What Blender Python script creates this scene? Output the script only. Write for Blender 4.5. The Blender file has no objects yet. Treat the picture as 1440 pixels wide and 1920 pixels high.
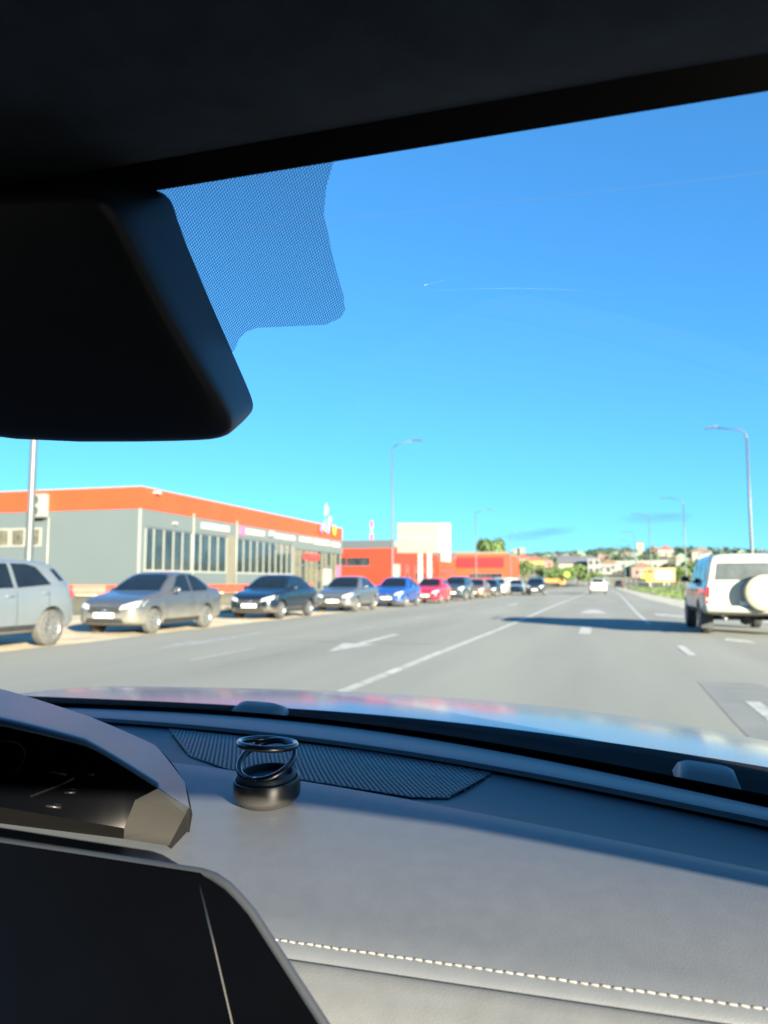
import bpy, bmesh, math, random
import numpy as np
from mathutils import Vector, Matrix
from mathutils.bvhtree import BVHTree
random.seed(7)
R = math.radians
PI = math.pi
scn = bpy.context.scene
COL = scn.collection

# ------------------------------------------------------------------ camera
cd = bpy.data.cameras.new('camera')
cam = bpy.data.objects.new('camera', cd); COL.objects.link(cam)
cam.location = (0, 0, 1.2)
cam.rotation_euler = (R(90 + 5.386), 0, R(15.879))
cd.sensor_fit = 'VERTICAL'; cd.sensor_height = 36; cd.lens = 26.25
cd.clip_start = 0.02; cd.clip_end = 6000
cd.dof.use_dof = True; cd.dof.focus_distance = 0.74; cd.dof.aperture_fstop = 7.5
scn.camera = cam

# ------------------------------------------------------------------ sky, sun, exposure
SUN_EL, SUN_AZ = R(13), R(135)          # azimuth clockwise from +Y (the road's direction)
SUN = Vector((math.sin(SUN_AZ) * math.cos(SUN_EL), math.cos(SUN_AZ) * math.cos(SUN_EL), math.sin(SUN_EL)))
w = bpy.data.worlds.new('World'); scn.world = w; w.use_nodes = True
nt = w.node_tree; N = nt.nodes; L = nt.links; N.clear()
out = N.new('ShaderNodeOutputWorld'); bg = N.new('ShaderNodeBackground'); bg.inputs[1].default_value = 0.05
sky = N.new('ShaderNodeTexSky'); sky.sky_type = 'NISHITA'; sky.sun_disc = False
sky.sun_elevation = SUN_EL; sky.sun_rotation = SUN_AZ
sky.air_density = 1.0; sky.dust_density = 0.0; sky.ozone_density = 5.0; sky.altitude = 200
hs = N.new('ShaderNodeHueSaturation'); hs.inputs['Saturation'].default_value = 1.0
gmn = N.new('ShaderNodeGamma'); gmn.inputs[1].default_value = 0.72
tn = N.new('ShaderNodeMix'); tn.data_type = 'RGBA'; tn.blend_type = 'MULTIPLY'; tn.inputs[0].default_value = 1.0; tn.inputs[7].default_value = (0.47, 1.00, 1.36, 1)
L.new(sky.outputs[0], gmn.inputs[0]); L.new(gmn.outputs[0], tn.inputs[6]); L.new(tn.outputs[2], hs.inputs['Color'])


def mth(op, a, b=None, c=None, tree=nt):
    n = tree.nodes.new('ShaderNodeMath'); n.operation = op
    for i, v in enumerate((a, b, c)):
        if v is None: continue
        if isinstance(v, (int, float)): n.inputs[i].default_value = v
        else: tree.links.new(v, n.inputs[i])
    return n.outputs[0]


tc = N.new('ShaderNodeTexCoord'); sp = N.new('ShaderNodeSeparateXYZ'); L.new(tc.outputs['Generated'], sp.inputs[0])
yy = mth('MAXIMUM', sp.outputs[1], 0.05)
az = mth('DIVIDE', sp.outputs[0], yy); el = mth('DIVIDE', sp.outputs[2], yy)
cv = N.new('ShaderNodeCombineXYZ'); L.new(mth('MULTIPLY', az, 26), cv.inputs[0]); L.new(mth('MULTIPLY', el, 120), cv.inputs[1])
nz = N.new('ShaderNodeTexNoise'); nz.inputs['Scale'].default_value = 1.0; nz.inputs['Detail'].default_value = 5
L.new(cv.outputs[0], nz.inputs['Vector'])
mask = None
for (a0, e0, ww, hh, k) in ((-0.072, 0.0635, 0.060, 0.0085, 0.10), (0.075, 0.0815, 0.052, 0.0075, 0.02), (-0.24, 0.055, 0.05, 0.006, 0.05), (0.36, 0.07, 0.09, 0.008, 0.0)):
    da = mth('SUBTRACT', az, a0)
    de = mth('SUBTRACT', mth('SUBTRACT', el, e0), mth('MULTIPLY', da, k))
    q = mth('ADD', mth('POWER', mth('ABSOLUTE', mth('DIVIDE', da, ww)), 2.0), mth('POWER', mth('ABSOLUTE', mth('DIVIDE', de, hh)), 2.0))
    m = mth('SUBTRACT', mth('ADD', 0.15, mth('MULTIPLY', nz.outputs[0], 1.6)), q)
    mask = m if mask is None else mth('MAXIMUM', mask, m)
mp = N.new('ShaderNodeMapRange'); mp.inputs[1].default_value = 0.0; mp.inputs[2].default_value = 1.1; mp.inputs[4].default_value = 0.5
L.new(mask, mp.inputs[0])
mx = N.new('ShaderNodeMix'); mx.data_type = 'RGBA'
L.new(mp.outputs[0], mx.inputs[0]); L.new(hs.outputs[0], mx.inputs[6]); mx.inputs[7].default_value = (0.72, 1.35, 2.2, 1)
L.new(mx.outputs[2], bg.inputs[0]); L.new(bg.outputs[0], out.inputs[0])

sl = bpy.data.lights.new('sun', 'SUN'); sl.energy = 5.0; sl.angle = R(0.53); sl.color = (1.0, 0.87, 0.68)
so = bpy.data.objects.new('sun', sl); COL.objects.link(so); so.rotation_euler = SUN.to_track_quat('Z', 'Y').to_euler()
so.location = (30, -30, 20)
vs = scn.view_settings; vs.view_transform = 'Standard'; vs.look = 'None'; vs.exposure = 2.8; vs.gamma = 1.0; vs.use_curve_mapping = False
cy = scn.cycles; cy.use_denoising = True; cy.max_bounces = 8; cy.transparent_max_bounces = 24; cy.caustics_reflective = False; cy.caustics_refractive = False
cy.sample_clamp_indirect = 6.0

# ------------------------------------------------------------------ materials
MATS = {}


def M(name, col=None, rough=0.6, metal=0.0, var=0.12, scale=6.0, bump=0.0, bscale=60.0, coat=0.0, stretch=None, col2=None, spec=0.5, detail=6, bdist=0.005):
    if name in MATS: return MATS[name]
    m = bpy.data.materials.new(name); m.use_nodes = True
    t = m.node_tree; b = t.nodes['Principled BSDF']
    b.inputs['Roughness'].default_value = rough; b.inputs['Metallic'].default_value = metal
    b.inputs['Coat Weight'].default_value = coat; b.inputs['Coat Roughness'].default_value = 0.03
    b.inputs['Specular IOR Level'].default_value = spec
    c = Vector(col[:3])
    tcn = t.nodes.new('ShaderNodeTexCoord'); vec = tcn.outputs['Object']
    if stretch:
        mpn = t.nodes.new('ShaderNodeMapping'); mpn.inputs['Scale'].default_value = stretch
        t.links.new(vec, mpn.inputs[0]); vec = mpn.outputs[0]
    n = t.nodes.new('ShaderNodeTexNoise'); n.inputs['Scale'].default_value = scale; n.inputs['Detail'].default_value = detail
    t.links.new(vec, n.inputs['Vector'])
    r = t.nodes.new('ShaderNodeValToRGB'); r.color_ramp.elements[0].position = 0.3; r.color_ramp.elements[1].position = 0.7
    a = c * (1 - var); bb = Vector(col2[:3]) if col2 else c * (1 + var)
    r.color_ramp.elements[0].color = (*a, 1); r.color_ramp.elements[1].color = (*bb, 1)
    t.links.new(n.outputs[0], r.inputs[0]); t.links.new(r.outputs[0], b.inputs['Base Color'])
    if bump:
        n2 = t.nodes.new('ShaderNodeTexNoise'); n2.inputs['Scale'].default_value = bscale; n2.inputs['Detail'].default_value = 4
        t.links.new(tcn.outputs['Object'], n2.inputs['Vector'])
        bn = t.nodes.new('ShaderNodeBump'); bn.inputs['Strength'].default_value = bump; bn.inputs['Distance'].default_value = bdist
        t.links.new(n2.outputs[0], bn.inputs['Height']); t.links.new(bn.outputs[0], b.inputs['Normal'])
    MATS[name] = m
    return m


def glass_sheet(name, tint, ior=1.45, rough=0.0):
    """thin pane: lets light straight through and reflects by Fresnel"""
    m = bpy.data.materials.new(name); m.use_nodes = True; t = m.node_tree; t.nodes.clear()
    o = t.nodes.new('ShaderNodeOutputMaterial'); mi = t.nodes.new('ShaderNodeMixShader')
    tr = t.nodes.new('ShaderNodeBsdfTransparent'); tr.inputs[0].default_value = (*tint, 1)
    gl = t.nodes.new('ShaderNodeBsdfGlossy'); gl.inputs['Roughness'].default_value = rough
    fr = t.nodes.new('ShaderNodeFresnel'); ge = t.nodes.new('ShaderNodeNewGeometry')      # the same reflection from either face of the pane
    t.links.new(mth('ADD', ior, mth('MULTIPLY', ge.outputs['Backfacing'], 1 / ior - ior, tree=t), tree=t), fr.inputs[0])
    t.links.new(fr.outputs[0], mi.inputs[0]); t.links.new(tr.outputs[0], mi.inputs[1]); t.links.new(gl.outputs[0], mi.inputs[2])
    t.links.new(mi.outputs[0], o.inputs[0]); MATS[name] = m
    return m


def dot_print(name, pitch):
    """black ceramic dots printed on clear glass"""
    m = bpy.data.materials.new(name); m.use_nodes = True; t = m.node_tree; t.nodes.clear()
    o = t.nodes.new('ShaderNodeOutputMaterial'); mi = t.nodes.new('ShaderNodeMixShader')
    tr = t.nodes.new('ShaderNodeBsdfTransparent'); df = t.nodes.new('ShaderNodeBsdfDiffuse'); df.inputs[0].default_value = (0.012, 0.014, 0.018, 1)
    tcn = t.nodes.new('ShaderNodeTexCoord'); s = t.nodes.new('ShaderNodeSeparateXYZ'); t.links.new(tcn.outputs['Object'], s.inputs[0])
    k = 2 * PI / pitch
    u = mth('MULTIPLY', mth('ADD', s.outputs[0], mth('MULTIPLY', s.outputs[2], 0.9), tree=t), k, tree=t)
    v = mth('MULTIPLY', mth('SUBTRACT', mth('MULTIPLY', s.outputs[2], 1.6, tree=t), mth('MULTIPLY', s.outputs[0], 0.55, tree=t), tree=t), k, tree=t)
    p = mth('ADD', mth('SINE', u, tree=t), mth('SINE', v, tree=t), tree=t)
    g = mth('MULTIPLY', mth('GREATER_THAN', p, -0.25, tree=t), 0.66, tree=t)
    t.links.new(g, mi.inputs[0]); t.links.new(tr.outputs[0], mi.inputs[1]); t.links.new(df.outputs[0], mi.inputs[2])
    t.links.new(mi.outputs[0], o.inputs[0]); MATS[name] = m
    return m


# cabin
M('dash', (0.070, 0.081, 0.095), 0.50, var=0.05, scale=60, bump=0.35, bscale=950, bdist=0.0005, detail=12)
M('dash_low', (0.080, 0.089, 0.097), 0.55, var=0.07, scale=60, bump=0.4, bscale=850, bdist=0.0005, detail=12)
M('dash_dark', (0.030, 0.036, 0.046), 0.55, var=0.12, scale=8, bump=0.2, bscale=900, bdist=0.0003)
M('grille_plastic', (0.020, 0.025, 0.033), 0.42, var=0.1)
M('black_plastic', (0.006, 0.008, 0.012), 0.55, var=0.2, scale=12, spec=0.3)
M('cowl_plastic', (0.009, 0.010, 0.011), 0.9, spec=0.12, var=0.3, scale=20, bump=0.3, bscale=200, bdist=0.001)
M('grey_plastic', (0.15, 0.148, 0.142), 0.45, var=0.15)
M('headliner', (0.028, 0.047, 0.080), 0.95, var=0.25, scale=30, bump=0.4, bscale=500, bdist=0.0008)
M('frit', (0.004, 0.004, 0.005), 0.35, var=0.1)
M('display', (0.0007, 0.0009, 0.0014), 0.25, var=0.3, scale=4, spec=0.10)
M('display_rim', (0.020, 0.024, 0.030), 0.35, var=0.1)
M('pod_top', (0.042, 0.050, 0.064), 0.38, var=0.08, scale=10, bump=0.15, bscale=900, bdist=0.0003)
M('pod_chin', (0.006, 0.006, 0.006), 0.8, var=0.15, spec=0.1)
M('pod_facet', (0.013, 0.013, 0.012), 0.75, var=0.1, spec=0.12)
M('satin_metal', (0.40, 0.40, 0.38), 0.35, metal=1.0, var=0.1)
M('trim_line', (0.50, 0.48, 0.42), 0.3, metal=1.0, var=0.1)
M('glyph', (0.007, 0.007, 0.007), 0.4, var=0.4, scale=300)
M('thread', (0.23, 0.225, 0.205), 0.8, var=0.15, scale=200)
M('hood_paint', (0.15, 0.155, 0.15), 0.26, var=0.05, coat=0.55, bump=0.03, bscale=5, bdist=0.004)
MATS['hood_paint'].node_tree.nodes['Principled BSDF'].inputs['Coat Roughness'].default_value = 0.14
M('trim_black', (0.02, 0.021, 0.024), 0.7, var=0.2)
M('fresh_base', (0.055, 0.055, 0.053), 0.30, metal=0.55, var=0.08, scale=30)
M('fresh_ring', (0.022, 0.024, 0.028), 0.22, var=0.1, coat=0.5)
M('fresh_cup', (0.02, 0.022, 0.026), 0.5, var=0.1)
glass_sheet('windshield_glass', (0.88, 0.95, 0.95), 1.36)
glass_sheet('side_glass', (0.85, 0.9, 0.9), 1.4)
dot_print('dot_frit', 0.0019)
# outdoors
M('asphalt', (0.190, 0.190, 0.166), 0.85, var=0.10, scale=0.55, stretch=(1.0, 0.10, 1), bump=0.5, bscale=45, bdist=0.006, col2=(0.232, 0.230, 0.198), detail=9)
M('asphalt_patch', (0.160, 0.163, 0.155), 0.85, var=0.12, scale=2, bump=0.5, bscale=60, bdist=0.006)
M('paint', (0.37, 0.37, 0.34), 0.7, var=0.35, scale=5, detail=10)
M('paint_worn', (0.27, 0.27, 0.26), 0.75, var=0.25, scale=4, detail=10)
M('dirt', (0.46, 0.38, 0.26), 0.95, var=0.28, scale=0.8, bump=0.8, bscale=6, bdist=0.05, detail=9)
M('ground', (0.10, 0.115, 0.045), 0.95, var=0.35, scale=0.09, col2=(0.23, 0.20, 0.12), bump=0.6, bscale=2, bdist=0.08, detail=9)
M('shoulder', (0.36, 0.34, 0.28), 0.95, var=0.22, scale=1.1, bump=0.6, bscale=12, bdist=0.03)
M('verge', (0.062, 0.095, 0.026), 0.95, var=0.35, scale=0.35, bump=0.8, bscale=4, bdist=0.06, detail=9)
M('grass', (0.068, 0.105, 0.024), 0.7, var=0.4, scale=0.6)
M('grass_dry', (0.20, 0.19, 0.07), 0.7, var=0.4, scale=0.6)
M('tyre', (0.065, 0.062, 0.055), 0.85, var=0.25, scale=14)
M('tyre_clean', (0.028, 0.028, 0.03), 0.8, var=0.25, scale=14)
M('rim', (0.26, 0.26, 0.25), 0.32, metal=0.7, var=0.1)
M('rim_dark', (0.20, 0.20, 0.19), 0.4, metal=0.6, var=0.1)
M('auto_glass', (0.006, 0.009, 0.012), 0.05, var=0.2, scale=3)
M('lamp_glass', (0.75, 0.77, 0.74), 0.12, metal=0.55, var=0.2, scale=25, coat=1)
M('lamp_red', (0.42, 0.02, 0.02), 0.15, var=0.2, scale=20, coat=1)
M('lamp_amber', (0.7, 0.25, 0.03), 0.15, var=0.2, scale=20, coat=1)
M('plate', (0.66, 0.66, 0.62), 0.4, var=0.1, scale=20)
M('plate_mark', (0.05, 0.05, 0.06), 0.5, var=0.2)
M('auto_black', (0.02, 0.021, 0.022), 0.6, var=0.3, scale=10)
M('chrome', (0.7, 0.7, 0.7), 0.12, metal=1, var=0.05)


def paint(name, c, dust=None, top=0.62, rough=0.28, metal=0.25):
    """car paint; road dust lies on the lower panels of the car"""
    if name in MATS: return MATS[name]
    m = M(name, c, rough, metal=metal, var=0.05, scale=3, coat=0.8)
    if dust:
        t = m.node_tree; b = t.nodes['Principled BSDF']
        src = b.inputs['Base Color'].links[0].from_socket
        tcn = t.nodes.new('ShaderNodeTexCoord'); s = t.nodes.new('ShaderNodeSeparateXYZ'); t.links.new(tcn.outputs['Object'], s.inputs[0])
        n = t.nodes.new('ShaderNodeTexNoise'); n.inputs['Scale'].default_value = 3.5; n.inputs['Detail'].default_value = 8
        t.links.new(tcn.outputs['Object'], n.inputs['Vector'])
        h = mth('SUBTRACT', mth('ADD', s.outputs[2], mth('MULTIPLY', n.outputs[0], 0.35, tree=t), tree=t), 0.17, tree=t)
        mr = t.nodes.new('ShaderNodeMapRange'); mr.inputs[1].default_value = top; mr.inputs[2].default_value = 0.25; mr.inputs[3].default_value = 0.0; mr.inputs[4].default_value = 0.85
        t.links.new(h, mr.inputs[0])
        x = t.nodes.new('ShaderNodeMix'); x.data_type = 'RGBA'
        t.links.new(mr.outputs[0], x.inputs[0]); t.links.new(src, x.inputs[6]); x.inputs[7].default_value = (*dust, 1)
        t.links.new(x.outputs[2], b.inputs['Base Color'])
        r2 = t.nodes.new('ShaderNodeMapRange'); r2.inputs[3].default_value = rough; r2.inputs[4].default_value = 0.85
        t.links.new(mr.outputs[0], r2.inputs[0]); t.links.new(r2.outputs[0], b.inputs['Roughness'])
        cw = mth('SUBTRACT', 0.8, mr.outputs[0], tree=t); t.links.new(cw, b.inputs['Coat Weight'])
        mt = mth('MULTIPLY', mth('SUBTRACT', 1.0, mr.outputs[0], tree=t), metal, tree=t); t.links.new(mt, b.inputs['Metallic'])
    return m


DUST = (0.15, 0.125, 0.09)


# ------------------------------------------------------------------ mesh helpers
class MB:
    def __init__(s): s.v = []; s.f = []

    def add(s, vs, fs):
        o = len(s.v); s.v += [tuple(p) for p in vs]; s.f += [tuple(i + o for i in f) for f in fs]; return s

    def box(s, a, b, mat=None):
        (x0, y0, z0), (x1, y1, z1) = a, b
        vs = [(x0, y0, z0), (x1, y0, z0), (x1, y1, z0), (x0, y1, z0), (x0, y0, z1), (x1, y0, z1), (x1, y1, z1), (x0, y1, z1)]
        if mat: vs = [mat @ Vector(p) for p in vs]
        return s.add(vs, [(0, 3, 2, 1), (4, 5, 6, 7), (0, 1, 5, 4), (1, 2, 6, 5), (2, 3, 7, 6), (3, 0, 4, 7)])

    def tube(s, pts, rad, n=10, cap=True):
        pts = [Vector(p) for p in pts]; rads = rad if isinstance(rad, (list, tuple)) else [rad] * len(pts)
        vs = []; fs = []
        for i, p in enumerate(pts):
            d = (pts[min(i + 1, len(pts) - 1)] - pts[max(i - 1, 0)]).normalized()
            u = d.cross(Vector((0, 0, 1)) if abs(d.z) < 0.9 else Vector((1, 0, 0))).normalized(); w_ = d.cross(u)
            vs += [p + (u * math.cos(2 * PI * k / n) + w_ * math.sin(2 * PI * k / n)) * rads[i] for k in range(n)]
        for i in range(len(pts) - 1):
            for k in range(n):
                fs.append((i * n + k, i * n + (k + 1) % n, (i + 1) * n + (k + 1) % n, (i + 1) * n + k))
        if cap: fs += [tuple(range(n))[::-1], tuple(range((len(pts) - 1) * n, len(pts) * n))]
        return s.add(vs, fs)

    def lathe(s, prof, n=40, mat=None, axis='z'):
        vs = []; fs = []
        for (r, z) in prof:
            for k in range(n):
                a = 2 * PI * k / n
                p = Vector((r * math.cos(a), r * math.sin(a), z)) if axis == 'z' else Vector((z, r * math.cos(a), r * math.sin(a)))
                vs.append(mat @ p if mat else p)
        for i in range(len(prof) - 1):
            for k in range(n):
                fs.append((i * n + k, i * n + (k + 1) % n, (i + 1) * n + (k + 1) % n, (i + 1) * n + k))
        return s.add(vs, fs)

    def torus(s, Rm, rm, mat, n=56, m=12):
        vs = []; fs = []
        for i in range(n):
            a = 2 * PI * i / n
            for j in range(m):
                b = 2 * PI * j / m
                vs.append(mat @ Vector(((Rm + rm * math.cos(b)) * math.cos(a), (Rm + rm * math.cos(b)) * math.sin(a), rm * 1.15 * math.sin(b))))
        for i in range(n):
            for j in range(m):
                fs.append((i * m + j, ((i + 1) % n) * m + j, ((i + 1) % n) * m + (j + 1) % m, i * m + (j + 1) % m))
        return s.add(vs, fs)

    def grid(s, rows, flip=False):
        m = len(rows[0]); vs = [p for r in rows for p in r]; fs = []
        for i in range(len(rows) - 1):
            for j in range(m - 1):
                q = (i * m + j, i * m + j + 1, (i + 1) * m + j + 1, (i + 1) * m + j)
                fs.append(q[::-1] if flip else q)
        return s.add(vs, fs)

    def prism(s, poly, d):
        """polygon of 3D points extruded by vector d"""
        n = len(poly); d = Vector(d)
        vs = [Vector(p) for p in poly] + [Vector(p) + d for p in poly]
        return s.add(vs, [tuple(range(n))[::-1], tuple(range(n, 2 * n))] + [(i, (i + 1) % n, n + (i + 1) % n, n + i) for i in range(n)])

    def mesh(s, name, smooth=False, recalc=True):
        me = bpy.data.meshes.new(name); me.from_pydata(s.v, [], s.f)
        if recalc:
            bm = bmesh.new(); bm.from_mesh(me); bmesh.ops.recalc_face_normals(bm, faces=bm.faces); bm.to_mesh(me); bm.free()
        if smooth:
            me.polygons.foreach_set('use_smooth', [True] * len(me.polygons))
        me.update(); return me

    def build(s, name, mat, parent=None, smooth=False, loc=None, bevel=0, angle=None):
        me = s.mesh(name, smooth)
        if smooth and angle: me.set_sharp_from_angle(angle=angle)
        return obj(name, me, mat, parent, loc, bevel)


def obj(name, me, mat, parent=None, loc=None, bevel=0):
    o = bpy.data.objects.new(name, me); COL.objects.link(o)
    mt = MATS[mat] if isinstance(mat, str) else mat
    if len(me.materials) == 0: me.materials.append(None)
    o.material_slots[0].link = 'OBJECT'; o.material_slots[0].material = mt
    if parent: o.parent = parent
    if loc: o.location = loc
    if bevel:
        b = o.modifiers.new('bevel', 'BEVEL'); b.width = bevel; b.segments = 2; b.limit_method = 'ANGLE'; b.angle_limit = R(35)
    return o


def tag(o, label=None, cat=None, group=None, kind=None):
    if label: o['label'] = label
    if cat: o['category'] = cat
    if group: o['group'] = group
    if kind: o['kind'] = kind
    return o


def thing(name, label, cat, loc=(0, 0, 0), rotz=0, group=None):
    o = bpy.data.objects.new(name, None); COL.objects.link(o); o.empty_display_size = 0.3
    o.location = loc; o.rotation_euler = (0, 0, rotz)
    return tag(o, label, cat, group)


def copy_tree(o, parent=None):
    c = o.copy(); COL.objects.link(c); c.parent = parent
    for ch in o.children: copy_tree(ch, c)
    return c


def sstep(a, b, x):
    t = min(1, max(0, (x - a) / (b - a))); return t * t * (3 - 2 * t)


# ------------------------------------------------------------------ ground, road
def hill(x, y):
    z = 0.42 * sstep(-17.5, -23.5, x) * sstep(24, 33, y) * (1 - sstep(175, 200, y))
    if y > 225:
        rise = (y - 225) * 0.05
        rise = rise if rise < 22 else 22 + (rise - 22) * 0.25
        z += rise * (1 + 0.10 * math.sin(x * 0.013 + 1.0) + 0.07 * math.sin(x * 0.031 + y * 0.01)) - 0.02 * max(0, abs(x) - 900)
    return z


xs = [-1600, -1200, -900, -650, -450, -320, -240, -180, -130, -95, -70, -55, -45, -38, -32, -28, -25, -23.5, -22, -20.5, -19, -17.5, -15, -12, -8, -4, 0, 4, 8, 12, 18, 25, 35, 48, 65, 90, 125, 170, 230, 320, 450, 650, 900, 1200, 1600]
ys = [-400, -200, -100, -50, -20, 0, 10, 18, 24, 27, 30, 33, 40, 55, 75, 100, 130, 160, 175, 182, 190, 200, 215, 225, 235, 250, 275, 300, 330, 365, 400, 440, 480, 530, 580, 640, 700, 780, 900, 1100, 1500, 2200, 3000]
MB().grid([[(x, y, hill(x, y) - 0.03) for x in xs] for y in ys], True).build('ground', 'ground', smooth=True)['kind'] = 'structure'


def lin(y, tab):
    return float(np.interp(y, [t[0] for t in tab], [t[1] for t in tab]))


LEFT = [(-60, -9.9), (12, -9.95), (25, -10.0), (34, -9.9), (45, -9.6), (70, -8.6), (100, -8.2), (300, -8)]
RIGHT = [(-60, 5.3), (20, 5.2), (28, 4.6), (36, 3.95), (60, 3.45), (100, 3.7), (300, 4.2)]
RY = list(np.arange(-60, 60, 1.5)) + list(np.arange(60, 226, 4)) + list(np.arange(226, 330, 4))
road = MB().grid([[(lin(y, LEFT) + (lin(y, RIGHT) - lin(y, LEFT)) * k / 12 + (random.uniform(-.10, .10) if k in (0, 12) else 0), y, hill(0, y)) for k in range(13)] for y in RY], True).build('road', 'asphalt', smooth=True)
road['kind'] = 'structure'
dsh = MB().grid([[(lin(y, LEFT) + 0.5 - 9.0 * (1 - k / 8), y, max(hill(lin(y, LEFT) + .5 - 9 * (1 - k / 8), y), 0) - 0.012) for k in range(9)] for y in np.arange(-40, 130, 2.0)], True).build('dirt_shoulder', 'dirt', smooth=True)
dsh['kind'] = 'structure'
rsh = MB().grid([[(lin(y, RIGHT) - 0.3 + lin(y, [(0, 3.2), (36, 2.8), (65, 2.5), (100, 1.6), (300, 1.2)]) * k / 4 + (random.uniform(-.15, .15) if k == 4 else 0), y, -0.010) for k in range(5)] for y in np.arange(-40, 222, 2.5)], True).build('gravel_shoulder', 'shoulder', smooth=True)
rsh['kind'] = 'structure'


def verge_z(x, y):
    x0 = lin(y, RIGHT) + 1.8
    return -0.02 + 0.55 * sstep(x0 + 1, x0 + 12, x) + 0.18 * math.sin(x * .5 + y * .12) * sstep(x0 + 2, x0 + 9, x)


vg = MB().grid([[(lin(y, RIGHT) + 1.8 + d, y, verge_z(lin(y, RIGHT) + 1.8 + d, y)) for d in (0, .5, 1, 2, 3.5, 5, 7, 9, 12, 16, 22, 30, 45, 60)] for y in np.arange(30, 224, 4.0)], True).build('grass_verge', 'verge', smooth=True)
vg['kind'] = 'structure'
gm = MB()
for i in range(9000):
    y = random.uniform(36, 160); d = 60 * random.random() ** 1.7
    x = lin(y, RIGHT) + 2.0 + d; z = verge_z(x, y); h = random.uniform(.10, .34); a = random.uniform(0, PI); q = random.uniform(.03, .09)
    gm.add([(x - q * math.cos(a), y - q * math.sin(a), z - .03), (x + q * math.cos(a), y + q * math.sin(a), z - .03), (x + random.uniform(-.1, .1), y + random.uniform(-.1, .1), z + h)], [(0, 1, 2)])
tag(gm.build('grass', 'grass'), 'green grass growing on the roadside verge below the billboard', 'grass', kind='stuff')
gm = MB()
for i in range(2200):
    y = random.uniform(13.0, 30); x = -13.2 - 5.5 * random.random() ** 1.5
    if math.sin(x * 1.3 + y * .9) + math.sin(y * 2.1) < 0.35: continue
    z = hill(x, y) - .03; h = random.uniform(.08, .38); a = random.uniform(0, PI); q = random.uniform(.02, .05)
    gm.add([(x - q * math.cos(a), y - q * math.sin(a), z), (x + q * math.cos(a), y + q * math.sin(a), z), (x + random.uniform(-.1, .1), y + random.uniform(-.1, .1), z + h)], [(0, 1, 2)])
tag(gm.build('weeds', 'grass'), 'tufts of green weeds on the dirt behind the parked cars', 'weeds', kind='stuff')


def mark(name, poly, mat='paint', z=0.004):
    return MB().add([(x, y, z) for x, y in poly], [tuple(range(len(poly)))]).build(name, mat, road)


def strip(name, pts, wd, mat='paint', z=0.004):
    return MB().grid([[(x - wd / 2, y, hill(0, y) + z), (x + wd / 2, y, hill(0, y) + z)] for x, y in pts], True).build(name, mat, road)


strip('lane_line', [(-2.74, 1), (-2.73, 8), (-2.64, 12.5), (-2.52, 17), (-2.41, 22), (-2.30, 30), (-2.18, 40), (-1.9, 54), (-1.6, 67), (-1.3, 85), (-1.1, 110), (-1, 160), (-1, 224)], 0.15)
for a, b in ((0.0, 4.4), (5.4, 8.4), (13.3, 15.3)):
    strip('lane_dash', [(1.47, a), (1.47, b)], 0.14)
strip('lane_line', [(1.42, 23.0), (1.44, 30), (1.55, 38), (1.75, 52), (2.0, 69), (2.15, 95), (2.3, 150), (2.4, 224)], 0.13)
for y in (-2, 4, 10.4, 17.9, 24.5, 31, 37.5, 44, 50.5, 57, 63.5, 70, 80, 90):
    strip('lane_dash', [(-6.2 + .012 * y, y), (-6.2 + .012 * (y + 2.2), y + 2.2)], 0.13, 'paint_worn')


def arrow(x, y, s=1, kind='straight', mat='paint', L_=4.6):
    """road arrow; s=-1 points towards the camera"""
    def P(pts): return [(x + px, y + s * py) for px, py in pts]
    mark('arrow_stem', P([(-.09, 0), (.09, 0), (.09, L_ * .62), (-.09, L_ * .62)]), mat)
    mark('arrow_head', P([(-.34, L_ * .60), (.34, L_ * .60), (0, L_)]), mat, 0.0045)
    if kind == 'left':
        mark('arrow_branch', P([(-.09, L_ * .20), (-.09, L_ * .34), (-.55, L_ * .52), (-.55, L_ * .64), (-.95, L_ * .42), (-.55, L_ * .20), (-.55, L_ * .38)]), mat, 0.0047)


arrow(-4.52, 16.9, -1)
arrow(-7.75, 16.6, -1, mat='paint_worn')
arrow(-4.45, 44, -1)
arrow(-7.5, 46, -1, mat='paint_worn')
# own lane: turn-and-through arrow seen end on
mark('arrow_stem', [(-.46, 18.3), (-.18, 18.3), (-.18, 21.4), (-.46, 21.4)])
mark('arrow_branch', [(-.85, 21.0), (.25, 21.0), (.25, 21.35), (-.85, 21.35)], 'paint_worn', 0.0046)
mark('arrow_head', [(-.75, 30.4), (.35, 30.4), (-.05, 34.2), (-.35, 34.2)])
mark('arrow_stem', [(2.05, 29.2), (3.1, 27.2), (3.1, 28.6), (2.05, 31.0)])
mark('arrow_head', [(2.50, 17.0), (3.0, 16.3), (3.0, 17.0), (2.62, 17.7)])
mark('repair_patch', [(1.10, 4.2), (1.98, 4.2), (2.0, 8.8), (1.82, 9.75), (1.70, 9.93), (1.14, 9.9), (1.10, 7.2)], 'asphalt_patch', 0.002)


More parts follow.
